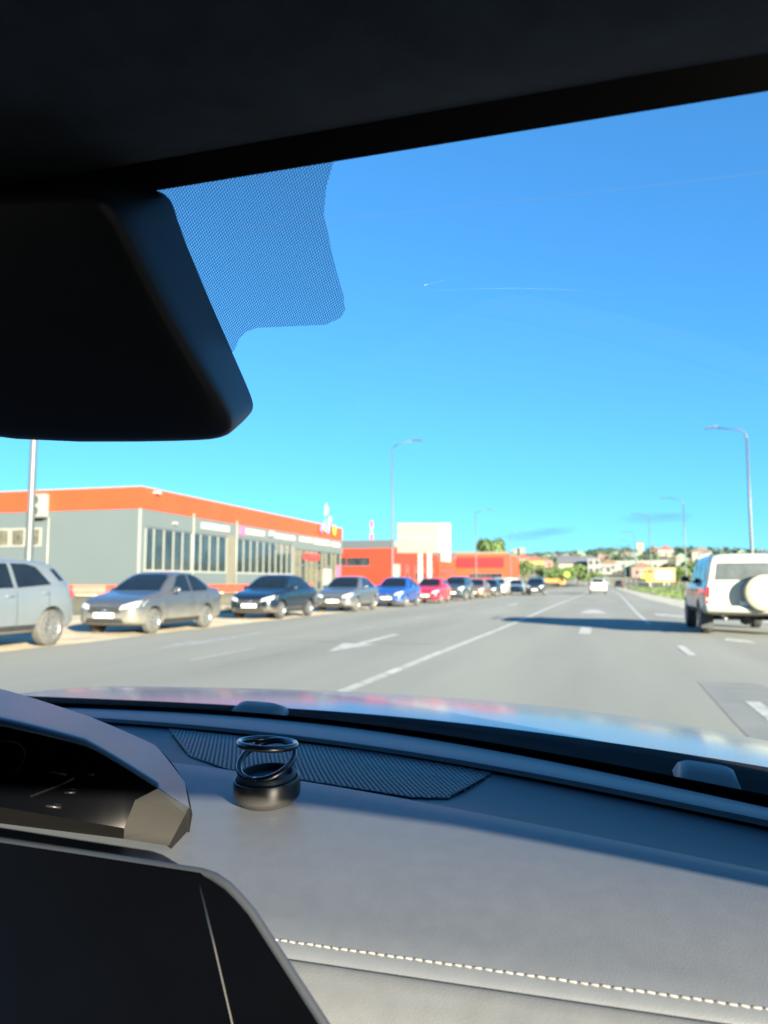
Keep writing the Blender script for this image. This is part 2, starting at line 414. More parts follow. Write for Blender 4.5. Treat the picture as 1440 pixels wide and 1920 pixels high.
M('tar', (0.165, 0.165, 0.155), 0.8, var=0.3, scale=3)
for (xa, ya_, yb_, wv) in ((4.6, 8, 24, .05), (-5.2, 9, 40, .04)):
    pts_ = []; y_ = ya_; ph = random.uniform(0, 6)
    while y_ < yb_:
        pts_.append((xa + .07 * math.sin(y_ * 1.7 + ph) + .04 * math.sin(y_ * 4.1) + random.uniform(-.025, .025), y_)); y_ += .45
    strip('tar_seam', pts_, wv, 'tar', .003)
for (y_, xa, xb) in ((27.5, -9.6, -2.9), (14.4, -6.4, -3.0), (41, -9, 3.5)):
    xx = list(np.linspace(xa, xb, 26)); m_ = MB(); rr = []
    for x_ in xx:
        d_ = .12 * math.sin(x_ * 2.3 + y_) + random.uniform(-.05, .05); rr.append([(x_, y_ + d_ - .03, .0032), (x_, y_ + d_ + .03, .0032)])
    m_.grid(rr).build('tar_seam', 'tar', road)


# ------------------------------------------------------------------ cars


def loft_body(stations):
    m = MB(); rows = []
    for (y, zb, zs, zt, wl, wt) in stations:
        h = zs - zb; g = zt - zs; w0 = wl * .925
        half = [(wl * .80, zb), (wl * .955, zb + .05), (wl * .992, zb + .22 * h), (wl, zb + .52 * h), (wl * .988, zb + .82 * h), (wl * .962, zs - .02), (w0, zs + .03 * g),
                (w0 + (wt - w0) * .5, zs + .5 * g), (wt + (w0 - wt) * .10, zs + .84 * g), (wt * .93, zs + .96 * g), (wt * .5, zt - .004)]
        ring = [(0, y, zb)] + [(x, y, z) for x, z in half] + [(0, y, zt)] + [(-x, y, z) for x, z in half[::-1]]
        rows.append(ring)
    n = len(rows[0]); vs = [p for r in rows for p in r]; fs = []
    for i in range(len(rows) - 1):
        for j in range(n):
            fs.append((i * n + j, i * n + (j + 1) % n, (i + 1) * n + (j + 1) % n, (i + 1) * n + j))
    k = (len(rows) - 1) * n; hn = n // 2
    for base, rev in ((0, False), (k, True)):                       # end caps as quad strips
        for j in range(hn):
            a, b = base + j, base + j + 1; c, d = base + (n - j - 1) % n, base + (n - j) % n
            q = [a, b, c, d]
            q = [v for i_, v in enumerate(q) if v not in q[:i_]]
            if len(q) > 2: fs.append(tuple(q) if not rev else tuple(q[::-1]))
    m.add(vs, fs); return m


def evaluate(o):
    dg = bpy.context.evaluated_depsgraph_get(); dg.update()
    return bpy.data.meshes.new_from_object(o.evaluated_get(dg), depsgraph=dg)


def body_mesh(kind, stations, wheels, arch):
    m = loft_body(stations).mesh(kind + '_cage', True)
    o = bpy.data.objects.new('temporary', m); COL.objects.link(o)
    sb = o.modifiers.new('s', 'SUBSURF'); sb.levels = 2; sb.render_levels = 2
    full = evaluate(o)
    bvh = BVHTree.FromPolygons([v.co.copy() for v in full.vertices], [tuple(p.vertices) for p in full.polygons])
    cutters = MB()
    for wy in wheels:
        for sx in (-1, 1):
            n = 28; ring0 = [(sx * .52, wy + arch * math.cos(2 * PI * k / n), arch * .97 + (arch * math.sin(2 * PI * k / n)) - .03) for k in range(n)]
            cutters.prism(ring0, (sx * .8, 0, 0))
    cm = cutters.mesh('cut'); co = bpy.data.objects.new('temporary_cut', cm); COL.objects.link(co)
    bo = o.modifiers.new('b', 'BOOLEAN'); bo.object = co; bo.operation = 'DIFFERENCE'; bo.solver = 'EXACT'
    res = evaluate(o); res.name = kind + '_body'
    bpy.data.objects.remove(o); bpy.data.objects.remove(co)
    res.polygons.foreach_set('use_smooth', [True] * len(res.polygons)); res.set_sharp_from_angle(angle=R(40))
    return res, bvh


def poly_at(pts, t):
    f = t * (len(pts) - 1); i = min(int(f), len(pts) - 2); f -= i
    return Vector(pts[i]).lerp(Vector(pts[i + 1]), f)


def smooth_at(pts, t):
    f = t * (len(pts) - 1); i = min(int(f), len(pts) - 2); f -= i
    P = [Vector(pts[max(0, min(len(pts) - 1, k))]) for k in (i - 1, i, i + 1, i + 2)]
    return .5 * (2 * P[1] + (P[2] - P[0]) * f + (2 * P[0] - 5 * P[1] + 4 * P[2] - P[3]) * f * f + (3 * P[1] - P[0] - 3 * P[2] + P[3]) * f ** 3)


def patch(bvh, e0, e1, d, nu=8, nv=5, off=.006):
    """a skin patch between two edge lines, dropped onto the body along d"""
    d = Vector(d).normalized(); rows = []
    for j in range(nv + 1):
        r = []
        for i in range(nu + 1):
            p = poly_at(e0, i / nu).lerp(poly_at(e1, i / nu), j / nv)
            hit = bvh.ray_cast(p - d * 6, d)
            r.append((hit[0] - d * off) if hit[0] is not None else None)
        rows.append(r)
    m = MB(); n = nu + 1; idx = {}
    for j, r in enumerate(rows):
        for i, p in enumerate(r):
            if p is not None: idx[(j, i)] = len(m.v); m.v.append(tuple(p))
    for j in range(nv):
        for i in range(nu):
            q = [(j, i), (j, i + 1), (j + 1, i + 1), (j + 1, i)]
            if all(k in idx for k in q): m.f.append(tuple(idx[k] for k in q))
    me = m.mesh('patch', True, recalc=False)
    bm = bmesh.new(); bm.from_mesh(me); bm.normal_update()
    if bm.faces and sum(f.normal.dot(d) for f in bm.faces) > 0: bmesh.ops.reverse_faces(bm, faces=bm.faces)
    bm.to_mesh(me); bm.free()
    return me


def wheel_meshes(r, wdt, spokes):
    t = MB().lathe([(r * .62, -wdt / 2), (r * .90, -wdt / 2), (r * .985, -wdt * .38), (r, -wdt * .2), (r, wdt * .2), (r * .985, wdt * .38), (r * .90, wdt / 2), (r * .62, wdt / 2)], 36, axis='x').mesh('tyre', True)
    m = MB(); s = 1
    m.lathe([(r * .70, wdt * .50), (r * .64, wdt * .53), (r * .60, wdt * .44), (r * .55, wdt * .20), (0.001, wdt * .18)], 36, axis='x')
    m.lathe([(r * .60, -wdt * .4), (r * .55, -wdt * .1), (0.001, -wdt * .1)], 24, axis='x')
    m.lathe([(r * .15, wdt * .30), (r * .15, wdt * .47), (r * .10, wdt * .50), (.001, wdt * .50)], 16, axis='x')
    for k in range(spokes):
        rot = Matrix.Rotation(2 * PI * k / spokes + .2, 4, 'X'); h = .30 / spokes * r * 1.9
        m.box((wdt * .30, -h, r * .12), (wdt * .46, h, r * .63), rot)
    return t, m.mesh('rim', False)


def W4(z0, z1, y0a, y0b, y1a, y1b): return [(0, y0a, z0), (0, y0b, z0)], [(0, y1a, z1), (0, y1b, z1)]


CAR = {}
CAR['sedan'] = dict(st=[(0.00, .32, .56, .58, .48, .40), (0.05, .24, .64, .68, .67, .58), (0.20, .20, .73, .79, .79, .68), (0.55, .18, .82, .89, .84, .72), (1.00, .18, .89, .96, .85, .74), (1.20, .18, .92, 1.00, .85, .75),
                        (1.28, .18, .925, 1.05, .85, .74), (1.60, .18, .93, 1.27, .85, .68), (1.95, .18, .94, 1.45, .85, .61), (2.10, .18, .945, 1.48, .85, .59), (2.45, .18, .95, 1.50, .85, .575), (2.85, .18, .955, 1.48, .85, .58), (3.05, .18, .96, 1.42, .85, .60),
                        (3.40, .18, .97, 1.24, .845, .66), (3.66, .18, .98, 1.09, .84, .71), (3.95, .20, .98, 1.06, .82, .71), (4.17, .25, .96, 1.04, .78, .67), (4.25, .34, .88, .95, .66, .58)],
                    wheels=(.80, 3.28), r=.295, tw=.19, tx=.735, L=4.25,
                    side=[([(0, 1.62, .985), (0, 2.50, .985)], [(0, 2.02, 1.36), (0, 2.22, 1.405), (0, 2.50, 1.42)]), ([(0, 2.58, .985), (0, 3.36, 1.0)], [(0, 2.58, 1.42), (0, 2.9, 1.40), (0, 3.12, 1.32), (0, 3.40, 1.10)])],
                    wind=([(-.66, 0, 1.01), (.66, 0, 1.01)], [(-.52, 0, 1.42), (.52, 0, 1.42)]), rear=([(-.60, 0, 1.11), (.60, 0, 1.11)], [(-.50, 0, 1.40), (.50, 0, 1.40)]),
                    head=([(.40, 0, .58), (.80, 0, .66)], [(.44, 0, .68), (.80, 0, .79)]), tail=([(.50, 0, .74), (.76, 0, .74)], [(.50, 0, .92), (.76, 0, .92)]),
                    grille=([(-.42, 0, .50), (.42, 0, .50)], [(-.46, 0, .64), (.46, 0, .64)]), low=([(-.52, 0, .27), (.52, 0, .27)], [(-.46, 0, .38), (.46, 0, .38)]),
                    seams=(1.32, 2.54, 3.30), sill=.20, mirror=(.90, 1.62, .99), plate_z=.45, rplate_z=.62, handles=((2.36, .84), (3.22, .86)), spokes=6)
CAR['suv'] = dict(st=[(0, .42, .74, .77, .5, .42), (.06, .32, .86, .90, .70, .58), (.25, .27, .96, 1.01, .82, .70), (.70, .25, 1.0, 1.07, .87, .75), (1.02, .25, 1.02, 1.11, .88, .77), (1.12, .25, 1.03, 1.16, .88, .75), (1.42, .25, 1.04, 1.40, .88, .68), (1.74, .25, 1.05, 1.57, .88, .62), (2.2, .25, 1.07, 1.65, .88, .60),
                      (2.9, .25, 1.10, 1.66, .88, .59), (3.40, .26, 1.13, 1.64, .88, .585), (3.62, .27, 1.14, 1.57, .875, .59), (3.80, .29, 1.13, 1.40, .865, .62), (3.93, .32, 1.08, 1.20, .845, .66), (4.02, .38, .98, 1.08, .79, .62), (4.06, .45, .88, .95, .66, .52)],
                  wheels=(.80, 3.32), r=.345, tw=.21, tx=.765, L=4.06,
                  side=[([(0, 1.50, 1.09), (0, 2.36, 1.11)], [(0, 1.82, 1.48), (0, 2.05, 1.54), (0, 2.36, 1.56)]), ([(0, 2.45, 1.11), (0, 3.34, 1.17)], [(0, 2.45, 1.56), (0, 2.85, 1.56), (0, 3.08, 1.50), (0, 3.30, 1.22)]), ([(0, 3.60, 1.24), (0, 3.76, 1.24)], [(0, 3.44, 1.47), (0, 3.60, 1.47)])],
                  wind=([(-.68, 0, 1.12), (.68, 0, 1.12)], [(-.54, 0, 1.54), (.54, 0, 1.54)]), rear=([(-.58, 0, 1.20), (.58, 0, 1.20)], [(-.50, 0, 1.54), (.50, 0, 1.54)]),
                  head=([(.42, 0, .74), (.80, 0, .82)], [(.44, 0, .86), (.80, 0, .95)]), tail=([(.60, 0, .86), (.80, 0, .90)], [(.62, 0, 1.06), (.80, 0, 1.06)]),
                  grille=([(-.42, 0, .58), (.42, 0, .58)], [(-.46, 0, .80), (.46, 0, .80)]), low=([(-.5, 0, .38), (.5, 0, .38)], [(-.46, 0, .50), (.46, 0, .50)]),
                  seams=(1.30, 2.40, 3.22), sill=.30, mirror=(.94, 1.52, 1.10), plate_z=.52, rplate_z=.72, handles=((2.22, .96), (3.14, 1.0)), spokes=10)
CAR['hatch'] = dict(CAR['sedan']); CAR['hatch'].update(L=3.9,
    st=[s for s in CAR['sedan']['st'] if s[0] < 2.6] + [(2.9, .18, .96, 1.49, .85, .575), (3.3, .18, .98, 1.42, .845, .59), (3.6, .19, .99, 1.25, .84, .64), (3.8, .22, .97, 1.05, .80, .66), (3.88, .30, .88, .95, .70, .58)],
    wheels=(.78, 3.15), side=[CAR['sedan']['side'][0], ([(0, 2.58, .985), (0, 3.30, 1.02)], [(0, 2.58, 1.42), (0, 2.9, 1.41), (0, 3.1, 1.36), (0, 3.38, 1.15)])],
    rear=([(-.58, 0, 1.08), (.58, 0, 1.08)], [(-.50, 0, 1.38), (.50, 0, 1.38)]))
CAR['offroad'] = dict(st=[(0, .52, .92, .96, .62, .52), (.07, .46, 1.03, 1.07, .82, .72), (.35, .44, 1.08, 1.13, .92, .82), (1.15, .43, 1.12, 1.18, .945, .83), (1.40, .43, 1.13, 1.22, .945, .83), (1.48, .43, 1.135, 1.30, .945, .81), (1.80, .43, 1.14, 1.66, .945, .775), (1.98, .43, 1.14, 1.79, .945, .77),
                          (2.4, .43, 1.14, 1.86, .945, .765), (3.4, .43, 1.14, 1.875, .945, .765), (4.30, .45, 1.14, 1.865, .94, .765), (4.46, .46, 1.14, 1.85, .935, .765), (4.54, .47, 1.14, 1.82, .93, .765), (4.60, .50, 1.13, 1.76, .91, .755), (4.615, .53, 1.11, 1.70, .86, .70)],
                      wheels=(.82, 3.58), r=.375, tw=.24, tx=.80, L=4.62,
                      side=[([(0, 1.72, 1.18), (0, 2.50, 1.18)], [(0, 2.02, 1.66), (0, 2.24, 1.72), (0, 2.50, 1.74)]), ([(0, 2.60, 1.18), (0, 3.36, 1.18)], [(0, 2.60, 1.74), (0, 3.36, 1.74)]), ([(0, 3.48, 1.20), (0, 4.30, 1.20)], [(0, 3.48, 1.74), (0, 4.18, 1.72)])],
                      wind=([(-.72, 0, 1.24), (.72, 0, 1.24)], [(-.66, 0, 1.70), (.66, 0, 1.70)]), rear=([(-.70, 0, 1.25), (.70, 0, 1.25)], [(-.64, 0, 1.64), (.64, 0, 1.64)]),
                      head=([(.52, 0, .86), (.80, 0, .86)], [(.52, 0, 1.02), (.80, 0, 1.02)]), tail=([(.815, 0, .86), (.90, 0, .86)], [(.80, 0, 1.10), (.885, 0, 1.10)]),
                      grille=([(-.46, 0, .84), (.46, 0, .84)], [(-.46, 0, 1.0), (.46, 0, 1.0)]), low=([(-.6, 0, .56), (.6, 0, .56)], [(-.56, 0, .66), (.56, 0, .66)]),
                      seams=(1.50, 2.55, 3.42), sill=.47, mirror=(1.03, 1.86, 1.26), plate_z=.62, rplate_z=.72, handles=((2.42, 1.02), (3.28, 1.02)), spokes=5)
CACHE = {}


def car(kind, name, label, loc, paintmat, group=None, away=False, rim='rim', tyre='tyre', small=False, plates=True):
    S = CAR[kind]
    if kind not in CACHE:
        body, bvh = body_mesh(kind, S['st'], S['wheels'], S['r'] + .055)
        c = dict(body=body, bvh=bvh)
        c['side'] = {sx: [patch(bvh, [(0, p[1], p[2]) for p in a], [(0, p[1], p[2]) for p in b], (-sx, 0, 0), 14, 5) for a, b in S['side']] for sx in (-1, 1)}
        F, B = (0, 1, 0), (0, -1, 0)
        c['wind'] = patch(bvh, *S['wind'], F, 12, 6); c['rear'] = patch(bvh, *S['rear'], B, 12, 6)
        mir = lambda e, sx: [(p[0] * sx, p[1], p[2]) for p in e]
        c['head'] = {sx: patch(bvh, mir(S['head'][0], sx), mir(S['head'][1], sx), F, 8, 4, .012) for sx in (-1, 1)}
        c['tail'] = {sx: patch(bvh, mir(S['tail'][0], sx), mir(S['tail'][1], sx), B, 6, 4, .014) for sx in (-1, 1)}
        if kind == 'suv': c['tailside'] = {sx: patch(bvh, [(0, 3.83, .90), (0, 4.01, .90)], [(0, 3.80, 1.06), (0, 3.96, 1.06)], (-sx, 0, 0), 6, 4, .02) for sx in (-1, 1)}
        c['grille'] = patch(bvh, *S['grille'], F, 10, 4, .008); c['low'] = patch(bvh, *S['low'], F, 10, 3, .008)
        c['seam'] = {sx: [patch(bvh, [(0, y - .006, S['sill'] + .08), (0, y + .006, S['sill'] + .08)], [(0, y - .006, S['mirror'][2] - .04), (0, y + .006, S['mirror'][2] - .04)], (-sx, 0, 0), 1, 8, .003) for y in S['seams']] for sx in (-1, 1)}
        c['sillp'] = {sx: patch(bvh, [(0, S['wheels'][0] + S['r'] + .10, S['sill'] + .03), (0, S['wheels'][1] - S['r'] - .10, S['sill'] + .03)], [(0, S['wheels'][0] + S['r'] + .08, S['sill'] + .13), (0, S['wheels'][1] - S['r'] - .08, S['sill'] + .13)], (-sx, 0, 0), 12, 2, .007) for sx in (-1, 1)}
        c['tyre'], c['rim'] = wheel_meshes(S['r'], S['tw'], S['spokes'])
        mx_, my_, mz_ = S['mirror']
        c['mirror'] = {sx: MB().lathe([(.001, -.10), (.055, -.095), (.075, -.04), (.075, .04), (.055, .095), (.001, .10)], 14, Matrix.Translation((sx * mx_, my_, mz_ + .03)) @ Matrix.Scale(.62, 4, (0, 1, 0)), axis='x').tube([(sx * (mx_ - .02), my_, mz_ + .01), (sx * (mx_ - .14), my_ - .01, mz_ - .03)], .025, 8).mesh('mirror', True) for sx in (-1, 1)}
        CACHE[kind] = c
    c = CACHE[kind]
    root = thing(name, label, 'car', loc, PI if away else 0, group)
    obj('body', c['body'], paintmat, root)
    for sx in (-1, 1):
        for me in c['side'][sx]: obj('side_window', me, 'auto_glass', root)
        obj('headlight', c['head'][sx], 'lamp_glass', root); obj('taillight', c['tail'][sx], 'lamp_red', root)
        if kind == 'suv': obj('taillight', c['tailside'][sx], 'lamp_red', root)
        obj('wing_mirror', c['mirror'][sx], paintmat if kind != 'offroad' else 'auto_black', root)
        obj('sill_trim', c['sillp'][sx], 'auto_black' if not small else paintmat, root)
        if not small:
            for me in c['seam'][sx]: obj('door_seam', me, 'auto_black', root)
            for (hy, hz) in S['handles']:
                hit = c['bvh'].ray_cast(Vector((sx * 3, hy, hz)), Vector((-sx, 0, 0)))[0]
                MB().tube([(hit.x - sx * .01, hy - .11, hz), (hit.x + sx * .025, hy - .08, hz), (hit.x + sx * .025, hy + .08, hz), (hit.x - sx * .01, hy + .11, hz)], .016, 8).build('door_handle', paintmat, root, True)
        for wy in S['wheels']:
            wo = obj('wheel', c['tyre'], tyre, root, (sx * S['tx'], wy, S['r'] - .004))
            if sx < 0: wo.rotation_euler = (0, 0, PI)
            obj('rim', c['rim'], rim, wo)
    obj('windshield', c['wind'], 'auto_glass', root); obj('rear_window', c['rear'], 'auto_glass', root)
    obj('grille', c['grille'], 'auto_black', root); obj('lower_intake', c['low'], 'auto_black', root)
    if plates:
        hit = c['bvh'].ray_cast(Vector((0, -3, S['plate_z'])), Vector((0, 1, 0)))[0]
        p = MB().box((-.26, hit.y - .03, S['plate_z'] - .056), (.26, hit.y + .08, S['plate_z'] + .056)).build('number_plate', 'plate', root)
        if not small: MB().lathe([(.001, 0), (.075, 0), (.065, -.018), (.001, -.02)], 18, Matrix.Translation((0, hit.y - .002, S['plate_z'] + .13)) @ Matrix.Rotation(PI / 2, 4, 'X') @ Matrix.Scale(-1, 4, (0, 0, 1)) @ Matrix.Scale(.6, 4, (0, 1, 0))).build('emblem', 'chrome', root, True)
    return root


def scaled(o, sx, sy, sz): o.scale = (sx, sy, sz); return o


G_ROW = 'cars parked along the roadside'
p_silver = paint('paint_silver', (0.145, 0.165, 0.18), DUST, .50, metal=.35)
p_bronze = paint('paint_bronze', (0.070, 0.076, 0.086), (0.155, 0.138, 0.105), .72, metal=.4)
p_navy = paint('paint_navy', (0.006, 0.011, 0.020), DUST, .42)
p_grey = paint('paint_grey', (0.085, 0.095, 0.11), DUST, .48, metal=.4)
p_blue = paint('paint_blue', (0.012, 0.055, 0.26), DUST, .40)
p_red = paint('paint_red', (0.55, 0.012, 0.035), None)
p_white = paint('paint_white', (0.33, 0.335, 0.315), None, metal=0)
p_black = paint('paint_black', (0.010, 0.014, 0.022), DUST, .40)
p_teal = paint('paint_teal', (0.03, 0.045, 0.06), DUST, .42)
p_brown = paint('paint_brown', (0.16, 0.10, 0.06), DUST, .42)
p_uaz = paint('paint_uaz', (0.34, 0.335, 0.275), (0.27, 0.235, 0.15), .62, metal=0, rough=.35)
p_lsilver = paint('paint_lightsilver', (0.25, 0.275, 0.275), None, metal=.3)


def park(kind, x_near, y_front_wheel): return (x_near - CAR[kind]['tx'] - CAR[kind]['tw'] / 2, y_front_wheel - CAR[kind]['wheels'][0], -.008)


car('suv', 'parked_car', 'silver crossover with black sills parked at the head of the roadside row', (-10.98, 12.20 - 3.32, -.008), p_silver, G_ROW)
car('sedan', 'parked_car', 'dusty bronze grey sedan parked right behind the silver crossover', park('sedan', -10.15, 15.75), p_bronze, G_ROW)
car('sedan', 'parked_car', 'glossy dark navy sedan parked between a dusty sedan and a grey one', park('sedan', -10.1, 23.15), p_navy, G_ROW, tyre='tyre_clean')
car('sedan', 'parked_car', 'plain mid grey sedan parked behind the navy sedan', park('sedan', -9.55, 29.6), p_grey, G_ROW)
car('sedan', 'parked_car', 'bright blue sedan parked behind the mid grey sedan', park('sedan', -9.05, 35.9), p_blue, G_ROW)
car('hatch', 'parked_car', 'bright red hatchback parked in the roadside row', park('hatch', -8.75, 43.0), p_red, G_ROW, small=True)
car('suv', 'parked_car', 'dark teal crossover parked behind the red hatchback', park('suv', -8.35, 49.5), p_teal, G_ROW, small=True)
car('sedan', 'parked_car', 'brown sedan parked behind the dark teal crossover', park('sedan', -8.15, 56.5), p_brown, G_ROW, small=True)
car('hatch', 'parked_car', 'small black hatchback parked behind the brown sedan', park('hatch', -8.0, 62.5), p_black, G_ROW, small=True)
car('suv', 'parked_car', 'white crossover parked at the tail of the roadside row', park('suv', -7.9, 68.5), p_white, G_ROW, small=True)
car('sedan', 'oncoming_car', 'pale silver sedan coming towards the camera at the far end of the row', (-8.0, 76, 0), p_lsilver, small=True)
car('suv', 'oncoming_car', 'black crossover driving in the oncoming lane', (-5.6, 70.5, 0), p_black, small=True)
car('suv', 'white_car', 'white crossover seen from behind driving ahead in the same lane', (.05, 83.5, 0), p_white, away=True, small=True)
car('suv', 'far_car', 'tiny dark car far ahead where the road meets the hill', (4.6, 178, 0), p_black, away=True, small=True)

# the white off-roader in the right-hand lane
uaz = car('offroad', 'white_offroader', 'dusty white off-roader with a covered spare wheel on its tailgate', (3.24, 22.92, 0), p_uaz, away=True, rim='rim_dark', tyre='tyre_clean', plates=False)
MB().tube([(-.93, 4.60, .60), (-.86, 4.69, .60), (.86, 4.69, .60), (.93, 4.60, .60)], .085, 10).build('rear_bumper', p_uaz, uaz, True)
MB().box((-.90, 4.60, .50), (.90, 4.70, .54)).build('bumper_step', 'auto_black', uaz, bevel=.01)
M('cover_cream', (0.28, 0.27, 0.205), 0.45, var=0.06, scale=4)
# spare wheel: local x is mirrored because the car faces away
M('dusty_glass', (0.045, 0.052, 0.054), 0.35, var=0.25, scale=6, coat=0.3)
for ch in uaz.children:
    if ch.name.startswith('rear_window'): ch.material_slots[0].material = MATS['dusty_glass']
cx, cz = -.26, .97
sw = MB().lathe([(.001, .30), (.20, .298), (.34, .285), (.385, .255), (.40, .20), (.40, .06), (.37, .03), (.001, .03)], 44, Matrix.Translation((cx, 4.66, cz)) @ Matrix.Rotation(-PI / 2, 4, 'X')).build('spare_wheel_cover', 'cover_cream', uaz, True, angle=R(40))
MB().tube([(cx, 4.55, cz), (cx, 4.72, cz)], .10, 12).build('spare_wheel_bracket', 'auto_black', uaz)
for sx in (-1, 1):
    MB().box((sx * .80 - .13, 3.98, .14), (sx * .80 + .13, 4.0, .58)).build('mud_flap', 'auto_black', uaz)
MB().tube([(-.80, 3.58, .375), (-.20, 3.58, .375), (.20, 3.58, .375), (.80, 3.58, .375)], [.06, .06, .06, .06], 10).lathe([(.001, -.17), (.11, -.14), (.15, -.03), (.15, .05), (.10, .14), (.001, .17)], 16, Matrix.Translation((-.10, 3.58, .375))).build('rear_axle', 'auto_black', uaz, True)
MB().tube([(.45, 3.3, .42), (.45, 4.4, .40), (.52, 4.62, .38)], .035, 8).build('exhaust_pipe', 'rim_dark', uaz, True)
MB().box((-.62, 4.0, .40), (-.50, 4.6, .50)).box((.50, 4.0, .44), (.58, 4.6, .50)).build('chassis_rail', 'auto_black', uaz)
MB().box((-.30, 4.695, .67), (.22, 4.705, .78)).build('number_plate', 'plate', uaz)
for sx in (-1, 1):
    MB().box((sx * .86 - .035, 4.585, .73), (sx * .86 + .035, 4.612, .79)).build('reflector', 'lamp_red', uaz)
    MB().tube([(sx * .70, 1.9, 1.88), (sx * .70, 2.0, 1.92), (sx * .70, 4.1, 1.92), (sx * .70, 4.2, 1.86)], .018, 8).build('roof_rail', p_uaz, uaz, True)


# ------------------------------------------------------------------ buildings
M('wall_grey', (0.076, 0.094, 0.099), 0.55, var=0.025, scale=0.35)
M('wall_orange', (0.46, 0.046, 0.012), 0.5, var=0.06, scale=0.5)
M('wall_red', (0.40, 0.024, 0.008), 0.5, var=0.07, scale=0.4)
M('band_red', (0.45, 0.012, 0.014), 0.45, var=0.08, scale=0.4)
M('parapet_grey', (0.055, 0.063, 0.070), 0.55, var=0.06)
M('white_trim', (0.20, 0.20, 0.18), 0.5, var=0.06)
M('cream', (0.115, 0.108, 0.080), 0.55, var=0.06, scale=1)
M('shop_glass', (0.022, 0.03, 0.033), 0.06, var=0.5, scale=0.8, coat=0.4)
M('warm_pane', (0.085, 0.078, 0.055), 0.2, var=0.4, scale=3)
M('frame_pale', (0.19, 0.20, 0.185), 0.45, var=0.05)
M('metal_pale', (0.080, 0.088, 0.088), 0.5, metal=0.3, var=0.08, scale=3)
M('metal_dull', (0.072, 0.082, 0.090), 0.6, metal=0.2, var=0.1, scale=3)
M('rail_red', (0.40, 0.05, 0.018), 0.5, var=0.12, scale=2)
M('concrete', (0.42, 0.40, 0.35), 0.85, var=0.12, scale=2)
M('roof_grey', (0.2, 0.2, 0.2), 0.8)
for n_, c_ in (('s_pink', (.42, .08, .17)), ('s_green', (.10, .42, .12)), ('s_blue', (.10, .22, .70)), ('s_violet', (.30, .12, .55)), ('s_yellow', (.50, .26, .025)), ('s_red', (.78, .03, .03)), ('s_white', (.25, .25, .235))):
    M(n_, c_, .45, var=.05)

FX, Y0, Y1, ZB = -26.6, 39.4, 76.6, .35
b1 = thing('retail_building', 'long grey retail building with an orange parapet and a glazed roadside front', 'building', (FX, Y0, ZB))


def rel(p): return (p[0] - FX, p[1] - Y0, p[2] - ZB)


def pbox(name, mat, parent, a, b, bevel=0, base=rel):
    return MB().box(base(a), base(b)).build(name, mat, parent, bevel=bevel)


pbox('wall', 'wall_grey', b1, (-62, Y0, ZB - .6), (FX, Y1, 5.72))
pbox('parapet', 'wall_orange', b1, (-62.05, Y0 - .06, 5.70), (FX + .06, Y1 + .05, 7.0))
pbox('coping', 'white_trim', b1, (-62.1, Y0 - .10, 7.0), (FX + .10, Y1 + .08, 7.06))
pbox('plinth', 'concrete', b1, (-62, Y0 - .05, ZB - .6), (FX + .05, Y1 - 13, ZB + .18))
pbox('corner_trim', 'frame_pale', b1, (FX - .10, Y0 - .03, ZB), (FX + .03, Y0 + .10, 5.70))
# roadside glazing: dark panes between pale mullions
bays = [40.0, 40.87, 42.0, 43.12, 44.23, 45.39, 46.6, 47.87, 49.1, 50.4]
bays2 = [52.0 + k * 1.22 for k in range(10)]
for bl in (bays, bays2):
    pbox('window_frame', 'frame_pale', b1, (FX - .02, bl[0] - .10, 1.86), (FX + .045, bl[-1] + .10, 1.985))
    pbox('window_frame', 'metal_dull', b1, (FX - .02, bl[0] - .10, 4.52), (FX + .045, bl[-1] + .10, 4.66))
    for a, b in zip(bl[:-1], bl[1:]):
        pbox('pane', 'shop_glass', b1, (FX - .05, a + .02, 1.985), (FX + .012, b - .02, 4.52))
    for a in bl:
        pbox('mullion', 'frame_pale', b1, (FX - .02, a - .05, 1.985), (FX + .06, a + .05, 4.52))
pbox('column', 'cream', b1, (FX - .02, 50.55, ZB), (FX + .10, 51.75, 4.70))
for y in (45.5, 51.9):
    MB().tube([rel((FX + .10, y, ZB)), rel((FX + .10, y, 5.9))], .06, 8).build('downpipe', 'white_trim', b1, True)
# entrance front with full height glass
pbox('entrance_lintel', 'wall_grey', b1, (FX - .02, 63.4, 4.25), (FX + .16, Y1 - .05, 5.66))
ent = [63.5, 64.9, 66.3, 67.7, 69.1, 70.5, 71.9, 73.3, 74.7, 76.1]
for a, b in zip(ent[:-1], ent[1:]):
    pbox('pane', 'warm_pane' if random.random() < .45 else 'shop_glass', b1, (FX - .05, a + .04, ZB + .2), (FX + .02, b - .04, 4.25))
for a in ent:
    pbox('mullion', 'cream', b1, (FX - .02, a - .09, ZB), (FX + .09, a + .09, 4.25))
pbox('transom', 'metal_dull', b1, (FX - .02, 63.5, 2.75), (FX + .07, 76.1, 2.92))
pbox('red_sign', 's_red', b1, (FX + .03, 66.2, 3.35), (FX + .30, 69.0, 3.95))
pbox('entrance_door', 'frame_pale', b1, (FX + .02, 71.0, ZB), (FX + .20, 73.0, 2.6))
pbox('advert_panel', 's_pink', b1, (FX + .025, 74.9, 1.0), (FX + .12, 75.9, 3.0))


